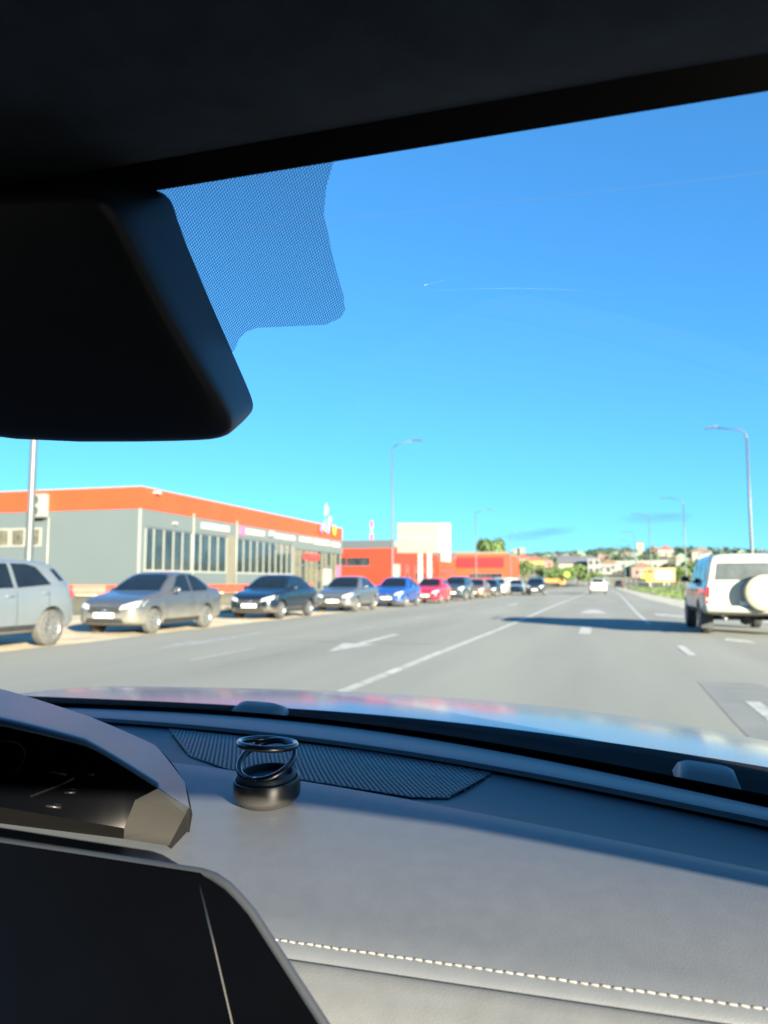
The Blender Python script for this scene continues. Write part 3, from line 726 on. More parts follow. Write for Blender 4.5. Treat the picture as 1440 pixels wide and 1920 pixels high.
def lettering(name, mat, parent, y0, y1, z0, z1, n, base=rel, x=FX, first=None):
    """shop lettering too blurred in the picture to be read: a row of raised strokes"""
    m = MB(); wd = (y1 - y0) / n
    for k in range(n):
        a = y0 + k * wd; t = random.choice((0, 1, 2, 3)); q = wd * .72; s_ = wd * .24
        m.box(base((x + .002, a, z0)), base((x + .12, a + s_, z1)))
        if t != 3: m.box(base((x + .002, a + q - s_, z0)), base((x + .12, a + q, z1)))
        if t in (0, 2): m.box(base((x + .002, a + s_, z1 - (z1 - z0) * .2)), base((x + .12, a + q - s_, z1)))
        if t in (1, 2, 3): m.box(base((x + .002, a + s_, z0)), base((x + .12, a + q - s_, z0 + (z1 - z0) * .2)))
        if t in (0, 1): m.box(base((x + .002, a + s_, (z0 + z1) / 2 - .07)), base((x + .12, a + q - s_, (z0 + z1) / 2 + .07)))
    return m.build(name, mat, parent)


lettering('sign_lettering', 's_white', b1, 46.7, 50.8, 4.95, 5.40, 9)
lettering('sign_lettering', 's_white', b1, 53.6, 57.0, 4.98, 5.45, 7)
lettering('sign_lettering', 's_white', b1, 59.2, 63.6, 4.98, 5.42, 10)
lettering('sign_lettering', 's_white', b1, 64.3, 67.4, 4.98, 5.44, 6, x=FX + .16)
lettering('sign_lettering', 's_white', b1, 68.0, 72.2, 4.90, 5.46, 8, x=FX + .16)
lettering('sign_lettering', 's_white', b1, 72.9, 75.6, 4.90, 5.40, 5, x=FX + .16)
pbox('sign_emblem', 's_pink', b1, (FX + .003, 52.5, 4.85), (FX + .12, 53.3, 5.55), .05)
pbox('floodlight', 's_white', b1, (FX - .02, 40.6, 6.72), (FX + .35, 41.1, 6.88))
pbox('camera_box', 's_white', b1, (FX - .02, 43.0, 4.98), (FX + .22, 43.3, 5.12))
pbox('sign_bracket', 's_white', b1, (FX - .02, 58.0, 5.10), (FX + .30, 58.4, 5.55))
# coloured sign standing above the parapet
for k, (mm, a, z0, z1) in enumerate((('s_pink', 69.5, 6.0, 7.0), ('s_green', 70.4, 6.3, 7.6), ('s_blue', 71.3, 6.1, 7.3), ('s_violet', 71.9, 6.9, 8.0), ('s_yellow', 73.3, 6.0, 7.2))):
    m = MB(); m.lathe([(.001, .0), (.36, .02), (.42, .10), (.36, .22), (.001, .24)], 18, Matrix.Translation(rel((FX + .12, a + .4, (z0 + z1) / 2))) @ Matrix.Rotation(PI / 2, 4, 'Y') @ Matrix.Scale((z1 - z0) / .84, 4, (1, 0, 0)))
    m.build('sign_blob', mm, b1, True)
st = []
for k in range(10):
    rr = .62 if k % 2 == 0 else .30; a = PI / 2 + k * PI / 5
    st.append(rel((FX + .1, 71.4 + rr * math.cos(a), 8.55 + rr * 1.1 * math.sin(a))))
MB().prism(st, (.16, 0, 0)).build('sign_star', 's_white', b1)
MB().tube([rel((FX + .05, 71.4, 7.0)), rel((FX + .05, 71.4, 8.3))], .05, 8).build('sign_mast', 'metal_dull', b1)
# end wall
for x0, x1 in ((-37.7, -36.1), (-36.0, -34.9), (-34.8, -33.7)):
    pbox('window_frame', 'white_trim', b1, (x0, Y0 - .07, 3.45), (x1, Y0 - .002, 4.65))
    pbox('pane', 'warm_pane', b1, (x0 + .12, Y0 - .082, 3.57), (x1 - .12, Y0 - .06, 4.53))
ac = pbox('air_conditioner', 'white_trim', b1, (-34.45, Y0 - .45, 5.30), (-33.2, Y0 - .06, 6.75), .03)
for zc in (5.68, 6.38):
    MB().lathe([(.30, 0), (.30, .03), (.27, .035), (.25, .01), (.001, .012)], 24, Matrix.Translation(rel((-33.95, Y0 - .45, zc))) @ Matrix.Rotation(PI / 2, 4, 'X')).build('fan_grille', 'metal_dull', ac, True)
pbox('bracket', 'metal_dull', b1, (-34.4, Y0 - .5, 5.22), (-33.25, Y0 - .002, 5.28))
MB().tube([rel((-33.15, Y0 - .08, ZB)), rel((-33.15, Y0 - .08, 5.3))], .05, 8).build('downpipe', 'white_trim', b1, True)

# low red rail in front of the building
rail = thing('guard_rail', 'low red and pale metal rail running in front of the grey retail building', 'guard rail', (-24.3, 33, .2))


def rrel(p): return (p[0] + 24.3, p[1] - 33, p[2] - .2)


path = [(-52, 32.2), (-26.0, 32.8), (-24.6, 33.6), (-24.2, 36), (-24.2, 62)]
for zz0, zz1, mm, nm in ((.86, 1.06, 'rail_red', 'beam'), (.56, .78, 'rail_red', 'beam'), (.78, .86, 'metal_pale', 'strip')):
    m = MB()
    for (xa, ya_), (xb, yb) in zip(path[:-1], path[1:]):
        d = Vector((xb - xa, yb - ya_, 0)).normalized(); nrm = Vector((d.y, -d.x, 0)) * (.04 if nm == 'beam' else .03)
        a, b = Vector((xa, ya_, zz0)), Vector((xb, yb, zz0))
        m.prism([rrel(a - nrm), rrel(b - nrm), rrel(b + nrm), rrel(a + nrm)], (0, 0, zz1 - zz0))
    m.build(nm, mm, rail)
for k in range(15):
    MB().box(rrel((-52 + k * 1.85, 32.23 + k * .043 + .06, hill(-30, 33) - .1)), rrel((-51.88 + k * 1.85, 32.23 + k * .043 + .18, 1.04))).build('post', 'metal_dull', rail)
for k in range(14):
    MB().box(rrel((-24.36, 36 + k * 2, .2)), rrel((-24.24, 36.12 + k * 2, 1.04))).build('post', 'metal_dull', rail)

# second building: red with grey parapet
B2 = (-29.1, 107)
b2 = thing('red_showroom', 'red orange showroom with a grey parapet and narrow windows', 'building', (B2[0], B2[1], .4))


def r2(p): return (p[0] - B2[0], p[1] - B2[1], p[2] - .4)


pbox('wall', 'wall_red', b2, (-62, 107, -.2), (-29.1, 141, 6.25), base=r2)
pbox('parapet', 'parapet_grey', b2, (-62, 106.95, 6.25), (-29.05, 141.05, 7.5), base=r2)
for x0, x1 in ((-48.6, -45.1), (-45.0, -41.5), (-41.4, -37.9), (-37.8, -36.35), (-36.2, -32.6)):
    pbox('window', 'shop_glass', b2, (x0, 106.93, 3.75), (x1, 107.1, 4.95), base=r2)
    pbox('window_frame', 'parapet_grey', b2, (x0 - .05, 106.90, 3.62), (x1 + .05, 106.99, 3.75), base=r2)
for y in (110, 115, 121, 127, 134):
    pbox('window', 'shop_glass', b2, (-29.2, y, .4), (-29.06, y + 2.0, 4.0), base=r2)
    pbox('window_frame', 'parapet_grey', b2, (-29.2, y - .12, .4), (-29.03, y - .001, 4.1), base=r2)
lettering('sign_lettering', 's_white', b2, 108, 116, 6.5, 7.4, 7, base=r2, x=-29.04)
pbox('entrance_column', 'white_trim', b2, (-29.3, 107.4, .3), (-28.5, 109, 3.9), base=r2)

b2b = thing('orange_annex', 'orange workshop wing with a long white sign and a window strip', 'building', (-29.1, 141.2, .4))
pbox('wall', 'wall_orange', b2b, (-58, 141.2, -.2), (-29.0, 158, 6.0), base=r2)
b2b.location = (B2[0], B2[1], .4)
pbox('fascia', 'parapet_grey', b2b, (-58, 141.15, 6.0), (-28.9, 158.1, 7.3), base=r2)
pbox('sign_board', 's_white', b2b, (-28.95, 142, 5.2), (-28.5, 150, 7.1), base=r2)
pbox('window', 'shop_glass', b2b, (-29.1, 142, 2.6), (-28.94, 157, 4.2), base=r2)

B3 = (-23, 159)
b3 = thing('orange_depot', 'boxy orange depot with a bright red band and dark gate row', 'building', (B3[0], B3[1], .3))


def r3(p): return (p[0] - B3[0], p[1] - B3[1], p[2] - .3)


pbox('wall', 'wall_orange', b3, (-30.5, 159, -.2), (-18.4, 185, 7.2), base=r3)
pbox('coping', 'cream', b3, (-30.6, 158.9, 7.2), (-18.3, 185.1, 7.75), base=r3)
pbox('red_band', 'band_red', b3, (-29.5, 158.9, 4.3), (-18.9, 159.02, 6.5), base=r3)
pbox('gate_frame', 'metal_dull', b3, (-26.4, 158.93, -.1), (-19.2, 159.01, 3.2), base=r3)
for k in range(6):
    for j in range(3):
        pbox('gate_panel', 'shop_glass' if j == 2 else 'band_red', b3, (-26.3 + k * 1.18, 158.9, .0 + j * 1.07), (-25.2 + k * 1.18, 159.0, .98 + j * 1.07), base=r3)

# blank cream billboard on a double post
bb = thing('blank_billboard', 'big blank cream billboard on a thick white double post', 'billboard', (-18.85, 82.8, .0))
bb.rotation_euler = (0, 0, R(16))
MB().box((-3.04, -.22, 4.6), (1.60, .22, 7.95)).build('panel', 'cream', bb, bevel=.04)
MB().box((1.605, -.20, 4.62), (3.04, .20, 7.93)).build('side_panel', 'white_trim', bb, bevel=.04)
MB().box((-3.1, -.26, 4.52), (3.1, .26, 4.60)).build('frame', 'cream', bb)
MB().box((-3.0, -.235, 6.33), (1.55, -.19, 6.37)).build('panel_joint', 'concrete', bb)
for x0 in (-.42, .62):
    MB().box((x0 - .26, -.16, -.1), (x0 + .26, .16, 4.52)).build('post', 'white_trim', bb, bevel=.03)

# red and white lattice mast behind the showroom
mast = thing('lattice_mast', 'thin red and white lattice mast rising behind the red showroom', 'mast', (-57.5, 190, 0))
for k in range(10):
    m = MB(); z0, z1 = k * 1.75, k * 1.75 + 1.75; a0, a1 = 1.3 - k * .10, 1.2 - k * .10
    for (sx, sy) in ((-1, -1), (1, -1), (1, 1), (-1, 1)):
        m.tube([(sx * a0 / 2, sy * a0 / 2, z0), (sx * a1 / 2, sy * a1 / 2, z1)], .06, 5)
        m.tube([(sx * a0 / 2, sy * a0 / 2, z0), (-sy * a1 / 2, sx * a1 / 2, z1)], .03, 4)
    m.build('mast_section', 's_red' if k % 2 else 's_white', mast)


# ------------------------------------------------------------------ lamp posts
def lamp(label, x, y, h=9.3, arm=1.5, side=-1, rad=.085, z=-.05, group=None, mat='metal_pale'):
    o = thing('lamp_post', label, 'lamp post', (x, y, z), 0, group)
    MB().tube([(0, 0, 0), (0, 0, .5), (0, 0, h * .5), (0, 0, h - .7)], [rad * 1.1, rad * .95, rad * .75, rad * .5], 12).build('pole', mat, o, True)
    MB().tube([(0, 0, h - .75), (side * .03, 0, h - .45), (side * .16, 0, h - .22), (side * .45, 0, h - .10), (side * arm, 0, h + .04)], [rad * .5, rad * .46, rad * .4, rad * .34, rad * .30], 8).build('arm', mat, o, True)
    MB().box((-.28, -.10, -.035), (.28, .10, .04), Matrix.Translation((side * (arm + .28), 0, h + .06)) @ Matrix.Rotation(R(-8) * -side, 4, 'Y')).build('lamp_head', 'metal_dull', o, bevel=.04)
    MB().box((-.07, -.10, .0), (.10, .10, .10), Matrix.Translation((side * (arm + .02), 0, h + .05))).build('lamp_cap', 'metal_pale', o)
    MB().tube([(0, 0, 0), (0, 0, .12)], rad * 2.0, 12).build('base_flange', 'concrete', o)
    return o


GR = 'lamp posts along the grass verge'
lamp('thick pale lamp post standing behind the silver crossover', -13.35, 15.2, 9.5, 1.6, 1, .11, hill(-13, 15) - .05)
lamp('slim lamp post rising behind the blank billboard\'s edge and the blue sedan', -11.6, 42.6, 9.6, 1.3, 1, .075, mat='metal_dull')
lamp('lamp post standing beside the orange depot front', -13.1, 84, 9.4, 1.4, 1, .085, mat='metal_dull')
lamp('faint lamp post beyond the orange depot by the trees', -13.4, 122, 9.4, 1.4, 1, .085, mat='metal_dull')
lamp('tall lamp post on the verge behind the white off-roader', 7.85, 43.0, 9.45, 1.5, -1, .10, .0)
lamp('lamp post on the grass next to the yellow billboard', 8.15, 76.5, 9.3, 1.5, -1, .09, .0)
for x, y in ((6.1, 93), (5.9, 126), (6.2, 152), (5.9, 172), (6.4, 190)):
    lamp('slender lamp post on the verge far up the road', x, y, 9.3, 1.5, -1, .09, -.05, GR, 'metal_dull')
for x, y in ((-12.6, 158), (-13.0, 196)):
    lamp('thin distant lamp post by the left-hand trees', x, y, 9.3, 1.5, 1, .09, -.05, 'distant lamp posts by the trees', 'metal_dull')


# ------------------------------------------------------------------ trees, woodland
M('leaf', (0.060, 0.115, 0.028), 0.7, var=0.5, scale=0.5, col2=(0.10, 0.16, 0.04))
M('leaf_light', (0.072, 0.105, 0.030), 0.7, var=0.4, scale=0.5)
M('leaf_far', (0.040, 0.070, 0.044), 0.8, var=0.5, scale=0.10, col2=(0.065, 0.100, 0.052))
M('bark', (0.10, 0.075, 0.05), 0.9, var=0.3)


def clump(m, c, rx, rz, n, s):
    for _ in range(n):
        while True:
            p = Vector((random.uniform(-1, 1), random.uniform(-1, 1), random.uniform(-1, 1)))
            if .35 < p.length < 1: break
        p = p * (random.uniform(.75, 1.05) / max(p.length, .6)) * random.uniform(.7, 1)
        q = Vector(c) + Vector((p.x * rx, p.y * rx, p.z * rz))
        nrm = (p + Vector((random.uniform(-.6, .6), random.uniform(-.6, .6), random.uniform(-.3, .8)))).normalized()
        u = nrm.orthogonal().normalized(); v = nrm.cross(u); a = random.uniform(0, PI); u, v = u * math.cos(a) + v * math.sin(a), v * math.cos(a) - u * math.sin(a)
        k = s * random.uniform(.6, 1.3)
        m.add([q - u * k, q + v * k * .6, q + u * k, q - v * k * .6], [(0, 1, 2, 3)])


def tree(label, x, y, h, w_, mat='leaf', trunk=.35, group=None, name='broadleaf_tree', n=12, leaf=.30, per=150):
    z = hill(x, y) - .03 if x < 8 else max(hill(x, y) - .03, verge_z(x, y) if y < 224 else -9)
    o = thing(name, label, 'tree', (x, y, z - .05), 0, group)
    t = MB().tube([(0, 0, 0), (.05, 0, h * .3), (0, .1, h * .6)], [trunk, trunk * .75, trunk * .3], 8)
    cr = MB(); zc = h * .60
    for k in range(n):
        a = random.uniform(0, 2 * PI); rr = math.sqrt(random.random()) * w_ * .32; hz = random.uniform(-.30, .30) * h * .8
        f = 1 - abs(hz) / (h * .42)
        c = (math.cos(a) * rr, math.sin(a) * rr, zc + hz)
        t.tube([(0, 0, h * .25 + random.uniform(0, h * .2)), c], [trunk * .35, trunk * .08], 5)
        clump(cr, c, w_ * random.uniform(.20, .30), h * random.uniform(.12, .18), per, leaf)
    t.build('trunk', 'bark', o, True); cr.build('crown', mat, o)
    return o


tree('rounded dark tree standing behind the orange depot roof', -26.5, 194, 13.2, 7.5, 'leaf', n=34, leaf=.40, per=330)
tree('tall leafy tree beside the orange depot corner', -19.6, 215, 8.8, 7.0, 'leaf_light', n=14)
tree('dark green tree behind the pale silver sedan', -14.5, 224, 7.2, 7.0, 'leaf')
tree('wide dark tree below the yellow house', -10.0, 232, 6.4, 9.0, 'leaf', n=14)
tree('leafy tree left of the bright green bushes', -5.6, 236, 6.5, 6.0, 'leaf')
for x, y in ((-3.6, 218), (-1.6, 220), (0.2, 224)):
    tree('bright green rounded bush where the road bends', x, y, 4.4, 5.0, 'leaf_light', .12, 'green bushes at the bend of the road', 'bush', 9, .25)
for x, y in ((24, 250), (30, 262), (36, 246), (43, 270), (22, 228), (50, 262)):
    tree('dark tree behind the yellow billboard and the verge', x, y, random.uniform(5, 7), random.uniform(6, 9), 'leaf', group='trees behind the verge')

# ------------------------------------------------------------------ hillside houses
for n_, c_ in (('h_white', (.17, .168, .152)), ('h_cream', (.24, .21, .15)), ('h_pink', (.24, .12, .10)), ('h_yellow', (.30, .21, .07)), ('r_red', (.18, .045, .035)), ('r_grey', (.10, .10, .115)), ('r_brown', (.11, .065, .045)), ('r_green', (.12, .22, .16))):
    M(n_, c_, .7, var=.1, scale=.6)


HOUSES = []


def house(label, px, v, wd, hh, wall, roof, dp=None, group=None, rotz=0, name='hillside_house', win=True, flat=False):
    """px: x/y slope of the sight line to it; v: slope of its base above the eye line"""
    y = max(232.0, min(900, (1.2 + 225 * .05) / max(.05 - v, .004)))
    x = px * y; z = hill(x, y)
    dp = dp or wd * .7; HOUSES.append((px, y, wd, 45 if group else 200))
    o = thing(name, label, 'house' if not flat else 'building', (x, y, z - .6), rotz, group)
    MB().box((-wd / 2, 0, 0), (wd / 2, dp, hh + .6)).build('wall', wall, o)
    if flat: MB().box((-wd / 2 - .3, -.3, hh + .6), (wd / 2 + .3, dp + .3, hh + 1.1)).build('roof', roof, o)
    else:
        rh = wd * .28
        MB().prism([(-wd / 2 - .5, -.5, hh + .55), (wd / 2 + .5, -.5, hh + .55), (0, -.5, hh + .6 + rh)] if wd < 12 else [(-wd / 2 - .5, -.5, hh + .55), (-wd / 2 - .5, dp + .5, hh + .55), (-wd / 2 - .5, dp / 2, hh + 3.2)],
                   (0, dp + 1, 0) if wd < 12 else (wd + 1, 0, 0)).build('roof', roof, o)
    if win:
        n = max(2, int(wd / 3.2)); fl = max(1, int(hh / 3))
        for f in range(fl):
            for k in range(n):
                xx = -wd / 2 + wd * (k + .5) / n
                MB().box((xx - .6, -.06, 1.6 + f * 3.0), (xx + .6, .05, 3.0 + f * 3.0)).build('window', 'shop_glass', o)
    return o


def sl_(u): return (u - 1120) / 1400 * 1.0


def vv(v): return (1092 - v) / 1400


# things that can be told apart
house('long cream hall with a low grey roof above the green bushes', sl_(1088), vv(1079), 15, 4.2, 'h_cream', 'r_grey')
house('tall white block standing over the white crossover ahead', sl_(1115), vv(1080), 4.6, 6.0, 'h_white', 'r_grey', flat=True, name='white_block')
house('long white flat-roofed building above the verge', sl_(1192), vv(1071), 24, 3.6, 'h_white', 's_white', flat=True, name='long_building')
house('bright yellow house among the trees over the parked cars', sl_(1011), vv(1070), 7.5, 4.2, 'h_yellow', 'r_red')
house('pink house with a red roof left of the yellow house', sl_(990), vv(1060), 9, 4, 'h_pink', 'r_red')
house('salmon house right of the yellow house', sl_(1031), vv(1067), 6, 3.6, 'h_pink', 'r_brown')
house('long grey roofed barn on the mid slope', sl_(1082), vv(1061), 20, 3.0, 'r_grey', 'r_grey', win=False)
house('white apartment block at the foot of the slope by the off-roader', sl_(1294), vv(1076), 6.5, 8.5, 'h_white', 'r_brown', name='apartment_block')
house('small white shed beside the tall white block', sl_(1133), vv(1079), 5.5, 2.6, 'h_white', 'r_grey', flat=True, name='white_shed')
for u, hgt in ((976, 9), (986, 9.5)):
    house('pale tower block on the skyline over the pink house', sl_(u), vv(1046), 6.5, hgt + 3, 'h_white', 'r_grey', flat=True, group='tower blocks on the skyline', name='tower_block')
house('slim pale tower on the skyline over the long white building', sl_(1195), vv(1046), 6, 11, 'h_cream', 'r_brown', name='skyline_tower')
house('white villa with a red gable high on the slope', sl_(1237), vv(1052), 11, 4.5, 'h_white', 'r_red', name='villa')
GH = 'small houses scattered over the far hillside'
for u, v in ((958, 1052), (966, 1066), (1000, 1056), (1022, 1054), (1034, 1052), (1044, 1050), (1056, 1052), (1066, 1053), (1064, 1060), (1092, 1049), (1098, 1053), (1128, 1053), (1138, 1056), (1150, 1051), (1156, 1048), (1170, 1053), (1184, 1054), (1189, 1056), (1220, 1049),
             (1246, 1055), (1262, 1060), (1268, 1072), (1276, 1074), (1300, 1053), (1330, 1050), (1360, 1055), (1390, 1052), (1420, 1057), (1183, 1083), (1196, 1084), (1186, 1077), (1140, 1074), (1204, 1078)):
    wl_ = random.choice(('h_white', 'h_white', 'h_cream', 'h_pink')); rf_ = random.choice(('r_red', 'r_grey', 'r_brown', 'r_green', 'r_grey'))
    house('small %s house with a %s roof on the far wooded hillside' % (wl_[2:], rf_[2:]), sl_(u), vv(v), random.uniform(4.5, 7.5), random.uniform(2.6, 3.8), wl_, rf_, group=GH, win=v > 1060)

wood = MB()
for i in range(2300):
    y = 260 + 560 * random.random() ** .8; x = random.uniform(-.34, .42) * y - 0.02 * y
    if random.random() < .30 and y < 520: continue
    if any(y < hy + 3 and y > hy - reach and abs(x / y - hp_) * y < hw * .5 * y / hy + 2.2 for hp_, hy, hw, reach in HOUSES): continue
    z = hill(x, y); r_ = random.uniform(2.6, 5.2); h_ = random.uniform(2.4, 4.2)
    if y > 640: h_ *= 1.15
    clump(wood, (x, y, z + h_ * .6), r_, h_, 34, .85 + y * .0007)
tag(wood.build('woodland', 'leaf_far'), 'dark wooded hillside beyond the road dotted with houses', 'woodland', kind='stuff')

# ------------------------------------------------------------------ roadside bits far ahead
yb = thing('yellow_billboard', 'yellow roadside billboard with a white poster panel on short legs', 'billboard', (12.9, 172, .3))
MB().box((-2.75, -.12, 1.05), (3.2, .12, 4.0)).build('panel', 's_yellow', yb, bevel=.03)
MB().box((-.9, -.16, 1.35), (3.0, -.121, 3.75)).build('poster', 's_white', yb)
MB().box((-2.5, -.16, 2.9), (-1.1, -.121, 3.6)).build('print_block', 's_red', yb)
MB().box((-2.3, -.16, 2.05), (-1.2, -.121, 2.4)).build('print_block', 'metal_dull', yb)
for x in (-1.9, 1.0, 1.9):
    MB().box((x - .12, -.1, -.4), (x + .12, .1, 1.05)).build('leg', 's_white', yb)
M('truck_orange', (.30, .15, .04), .5, var=.1)
M('sign_lime', (.30, .40, .04), .5, var=.05)
sg = thing('warning_sign', 'round lime yellow road sign on a grey post by the green bushes', 'road sign', (-5.6, 150, -.03))
MB().tube([(0, 0, 0), (0, 0, 3.2)], .05, 8).build('post', 'metal_pale', sg, True)
MB().lathe([(.001, 0), (.5, 0), (.5, .04), (.001, .04)], 24, Matrix.Translation((0, -.05, 2.75)) @ Matrix.Rotation(PI / 2, 4, 'X')).build('disc', 'sign_lime', sg)
MB().box((-.22, -.105, 2.55), (.22, -.092, 2.95)).build('symbol', 'auto_black', sg)
sg2 = thing('warning_sign', 'small lime yellow road sign left of the yellow billboard', 'road sign', (9.4, 168, 0))
MB().tube([(0, 0, -.1), (0, 0, 2.9)], .05, 8).build('post', 'metal_pale', sg2, True)
MB().box((-.4, -.05, 2.1), (.4, -.01, 2.9)).build('plate', 'sign_lime', sg2)
ob = thing('orange_truck', 'low orange lorry parked across the side street', 'truck', (-10.5, 171, -.02))
MB().box((-2.6, 0, 1.15), (2.2, 2.0, 2.05)).build('load_bed', 'truck_orange', ob, bevel=.05)
MB().box((2.3, 0, .75), (3.6, 2.0, 2.05)).build('cab', 'truck_orange', ob, bevel=.15)
MB().box((2.7, -.02, 1.5), (3.4, .04, 2.1)).build('cab_window', 'auto_glass', ob)
MB().box((-2.6, .2, .75), (2.4, 1.8, 1.15)).build('chassis', 'auto_black', ob)
for x in (-1.7, -.6, 2.8):
    for y in (.12, 1.88):
        MB().lathe([(.001, -.12), (.42, -.12), (.45, -.06), (.45, .06), (.42, .12), (.001, .12)], 18, Matrix.Translation((x, y, .44)) @ Matrix.Rotation(PI / 2, 4, 'X')).build('wheel', 'tyre_clean', ob)
vn = thing('white_van', 'white van parked beyond the black oncoming crossover', 'van', (-13.0, 118, -.03))
MB().prism([(-1.9, 0, .45), (2.0, 0, .45), (2.15, 0, .95), (1.5, 0, 1.25), (1.0, 0, 1.9), (-1.9, 0, 2.0)], (0, 1.9, 0)).build('body', p_white, vn, bevel=.08)
MB().box((.55, -.02, 1.2), (1.15, .05, 1.7)).build('side_window', 'auto_glass', vn)
for x in (-1.2, 1.3):
    for y in (.08, 1.82):
        MB().lathe([(.001, -.1), (.31, -.1), (.34, -.05), (.34, .05), (.31, .1), (.001, .1)], 18, Matrix.Translation((x, y, .33)) @ Matrix.Rotation(PI / 2, 4, 'X')).build('wheel', 'tyre_clean', vn)

# overhead cable between two far supports
cb = MB(); pts = []
for k in range(41):
    t = k / 40; x = -40 + 80 * t; pts.append((x, 24, 13.95 - .028 * (x + 7.4) + .0009 * x * x))
cb.tube(pts, .0032, 5)
tag(cb.build('overhead_cable', 'metal_dull', None, True), 'thin overhead cable strung high across the road', 'cable')

# ------------------------------------------------------------------ the car we sit in
ego = thing('car_cabin', 'dark cabin of the car the picture is taken from, seen from the passenger seat', 'car', (-.40, .4, 0))
EO = Vector((-.40, .4, 0))


def cab(mb, name, mat, parent=None, smooth=True, angle=R(35), bevel=0):
    mb.v = [tuple(Vector(p) - EO) for p in mb.v]
    return mb.build(name, mat, parent or ego, smooth, angle=angle if smooth else None, bevel=bevel)


def fit(pts, deg):
    c = np.polyfit([p[0] for p in pts], [p[1] for p in pts], deg); return lambda x: float(np.polyval(c, x))


YA = fit([(-1.25, 1.19), (-.994, 1.209), (-.577, 1.228), (-.345, 1.153), (-.107, 1.061), (.051, .96), (.167, .892), (.45, .70)], 4)
YB = fit([(-1.25, 1.08), (-.95, 1.09), (-.661, 1.081), (-.526, 1.057), (-.304, 1.012), (-.131, .945), (.045, .861), (.148, .797), (.45, .63)], 4)
YC = fit([(-1.25, .84), (-.9, .85), (-.45, .820), (-.313, .793), (-.194, .762), (-.033, .708), (.119, .647), (.45, .55)], 4)
YW = fit([(-1.244, 1.33), (-1.12, 1.345), (-.686, 1.345), (-.398, 1.318), (-.054, 1.231), (.206, 1.089), (.45, .93)], 4)
XS = list(np.linspace(-1.25, .45, 120))
ST_Y = .484


def drow(spec): return [[(x, *f(x)) for x in XS] for f in spec]


def lerp(a, b, t): return a + (b - a) * t


rear_rows = drow([lambda x: (YA(x) + .06, .940), lambda x: (YA(x) + .01, .962), lambda x: (YA(x) - .01, .967), lambda x: (YB(x) + .05, .972), lambda x: (YB(x) + .012, .976), lambda x: (YB(x) + .002, .9755), lambda x: (YB(x), .970)])
rec_rows = drow([lambda x: (YB(x) + .004, .966), lambda x: (YB(x) - .004, .9665), lambda x: (lerp(YB(x), YC(x), .3), .9665), lambda x: (lerp(YB(x), YC(x), .6), .969), lambda x: (lerp(YB(x), YC(x), .9), .9745), lambda x: (YC(x) + .002, .9765), lambda x: (YC(x) - .004, .977)])
pad_rows = drow([lambda x: (YC(x) + .0005, .976), lambda x: (YC(x) - .001, .9805), lambda x: (YC(x) - .006, .9825), lambda x: (lerp(YC(x), ST_Y, .15), .9845), lambda x: (lerp(YC(x), ST_Y, .35), .9845), lambda x: (lerp(YC(x), ST_Y, .55), .981), lambda x: (lerp(YC(x), ST_Y, .75), .974), lambda x: (lerp(YC(x), ST_Y, .9), .9665), lambda x: (ST_Y, .962), lambda x: (ST_Y - .006, .9585), lambda x: (ST_Y - .0085, .9555), lambda x: (ST_Y - .0095, .9525)])
low_rows = drow([lambda x: (ST_Y - .0085, .950), lambda x: (ST_Y - .0095, .9545), lambda x: (ST_Y - .0125, .9570), lambda x: (ST_Y - .017, .9570), lambda x: (ST_Y - .022, .9535), lambda x: (ST_Y - .030, .9500), lambda x: (ST_Y - .046, .938), lambda x: (ST_Y - .058, .915), lambda x: (ST_Y - .064, .87), lambda x: (ST_Y - .062, .78), lambda x: (ST_Y - .04, .60), lambda x: (ST_Y + .05, .40)])
dash = cab(MB().grid(pad_rows), 'dashboard', 'dash'); tag(dash, label='soft grey dashboard pad with a stitched seam')
cab(MB().grid(rear_rows), 'dashboard_rear_strip', 'dash')
rec = cab(MB().grid(rec_rows), 'defroster_panel', 'dash_dark')
cab(MB().grid(low_rows), 'lower_dashboard', 'dash_low')
# stitches along the seam
sm = MB().lathe([(.0001, -.0025), (.0005, -.0023), (.0006, -.0010), (.0006, .0010), (.0005, .0023), (.0001, .0025)], 8, axis='x').mesh('stitch', True)
x = -.30
while x < .20:
    s_ = obj('stitch', sm, 'thread', dash, (x - EO.x, ST_Y - EO.y + random.uniform(-.0003, .0003), .9622)); s_.rotation_euler = (0, R(random.uniform(-4, 4)), R(-10 + random.uniform(-5, 5)))
    x += .0062 + random.uniform(-.0003, .0003)

# perforated speaker grille lying in the recess
gl_poly = [(-.660, 1.075), (-.526, 1.050), (-.304, 1.006), (-.131, .938), (-.160, .80), (-.194, .785), (-.313, .812), (-.43, .835), (-.52, .90)]


def inside(x, y, poly):
    c = False; j = len(poly) - 1
    for i in range(len(poly)):
        xi, yi = poly[i]; xj, yj = poly[j]
        if (yi > y) != (yj > y) and x < (xj - xi) * (y - yi) / (yj - yi) + xi: c = not c
        j = i
    return c


def rec_z(x, y):
    t = (YB(x) - y) / (YB(x) - YC(x))
    return float(np.interp(t, [0, .3, .6, .9, 1], [.9665, .9665, .969, .9745, .9765]))


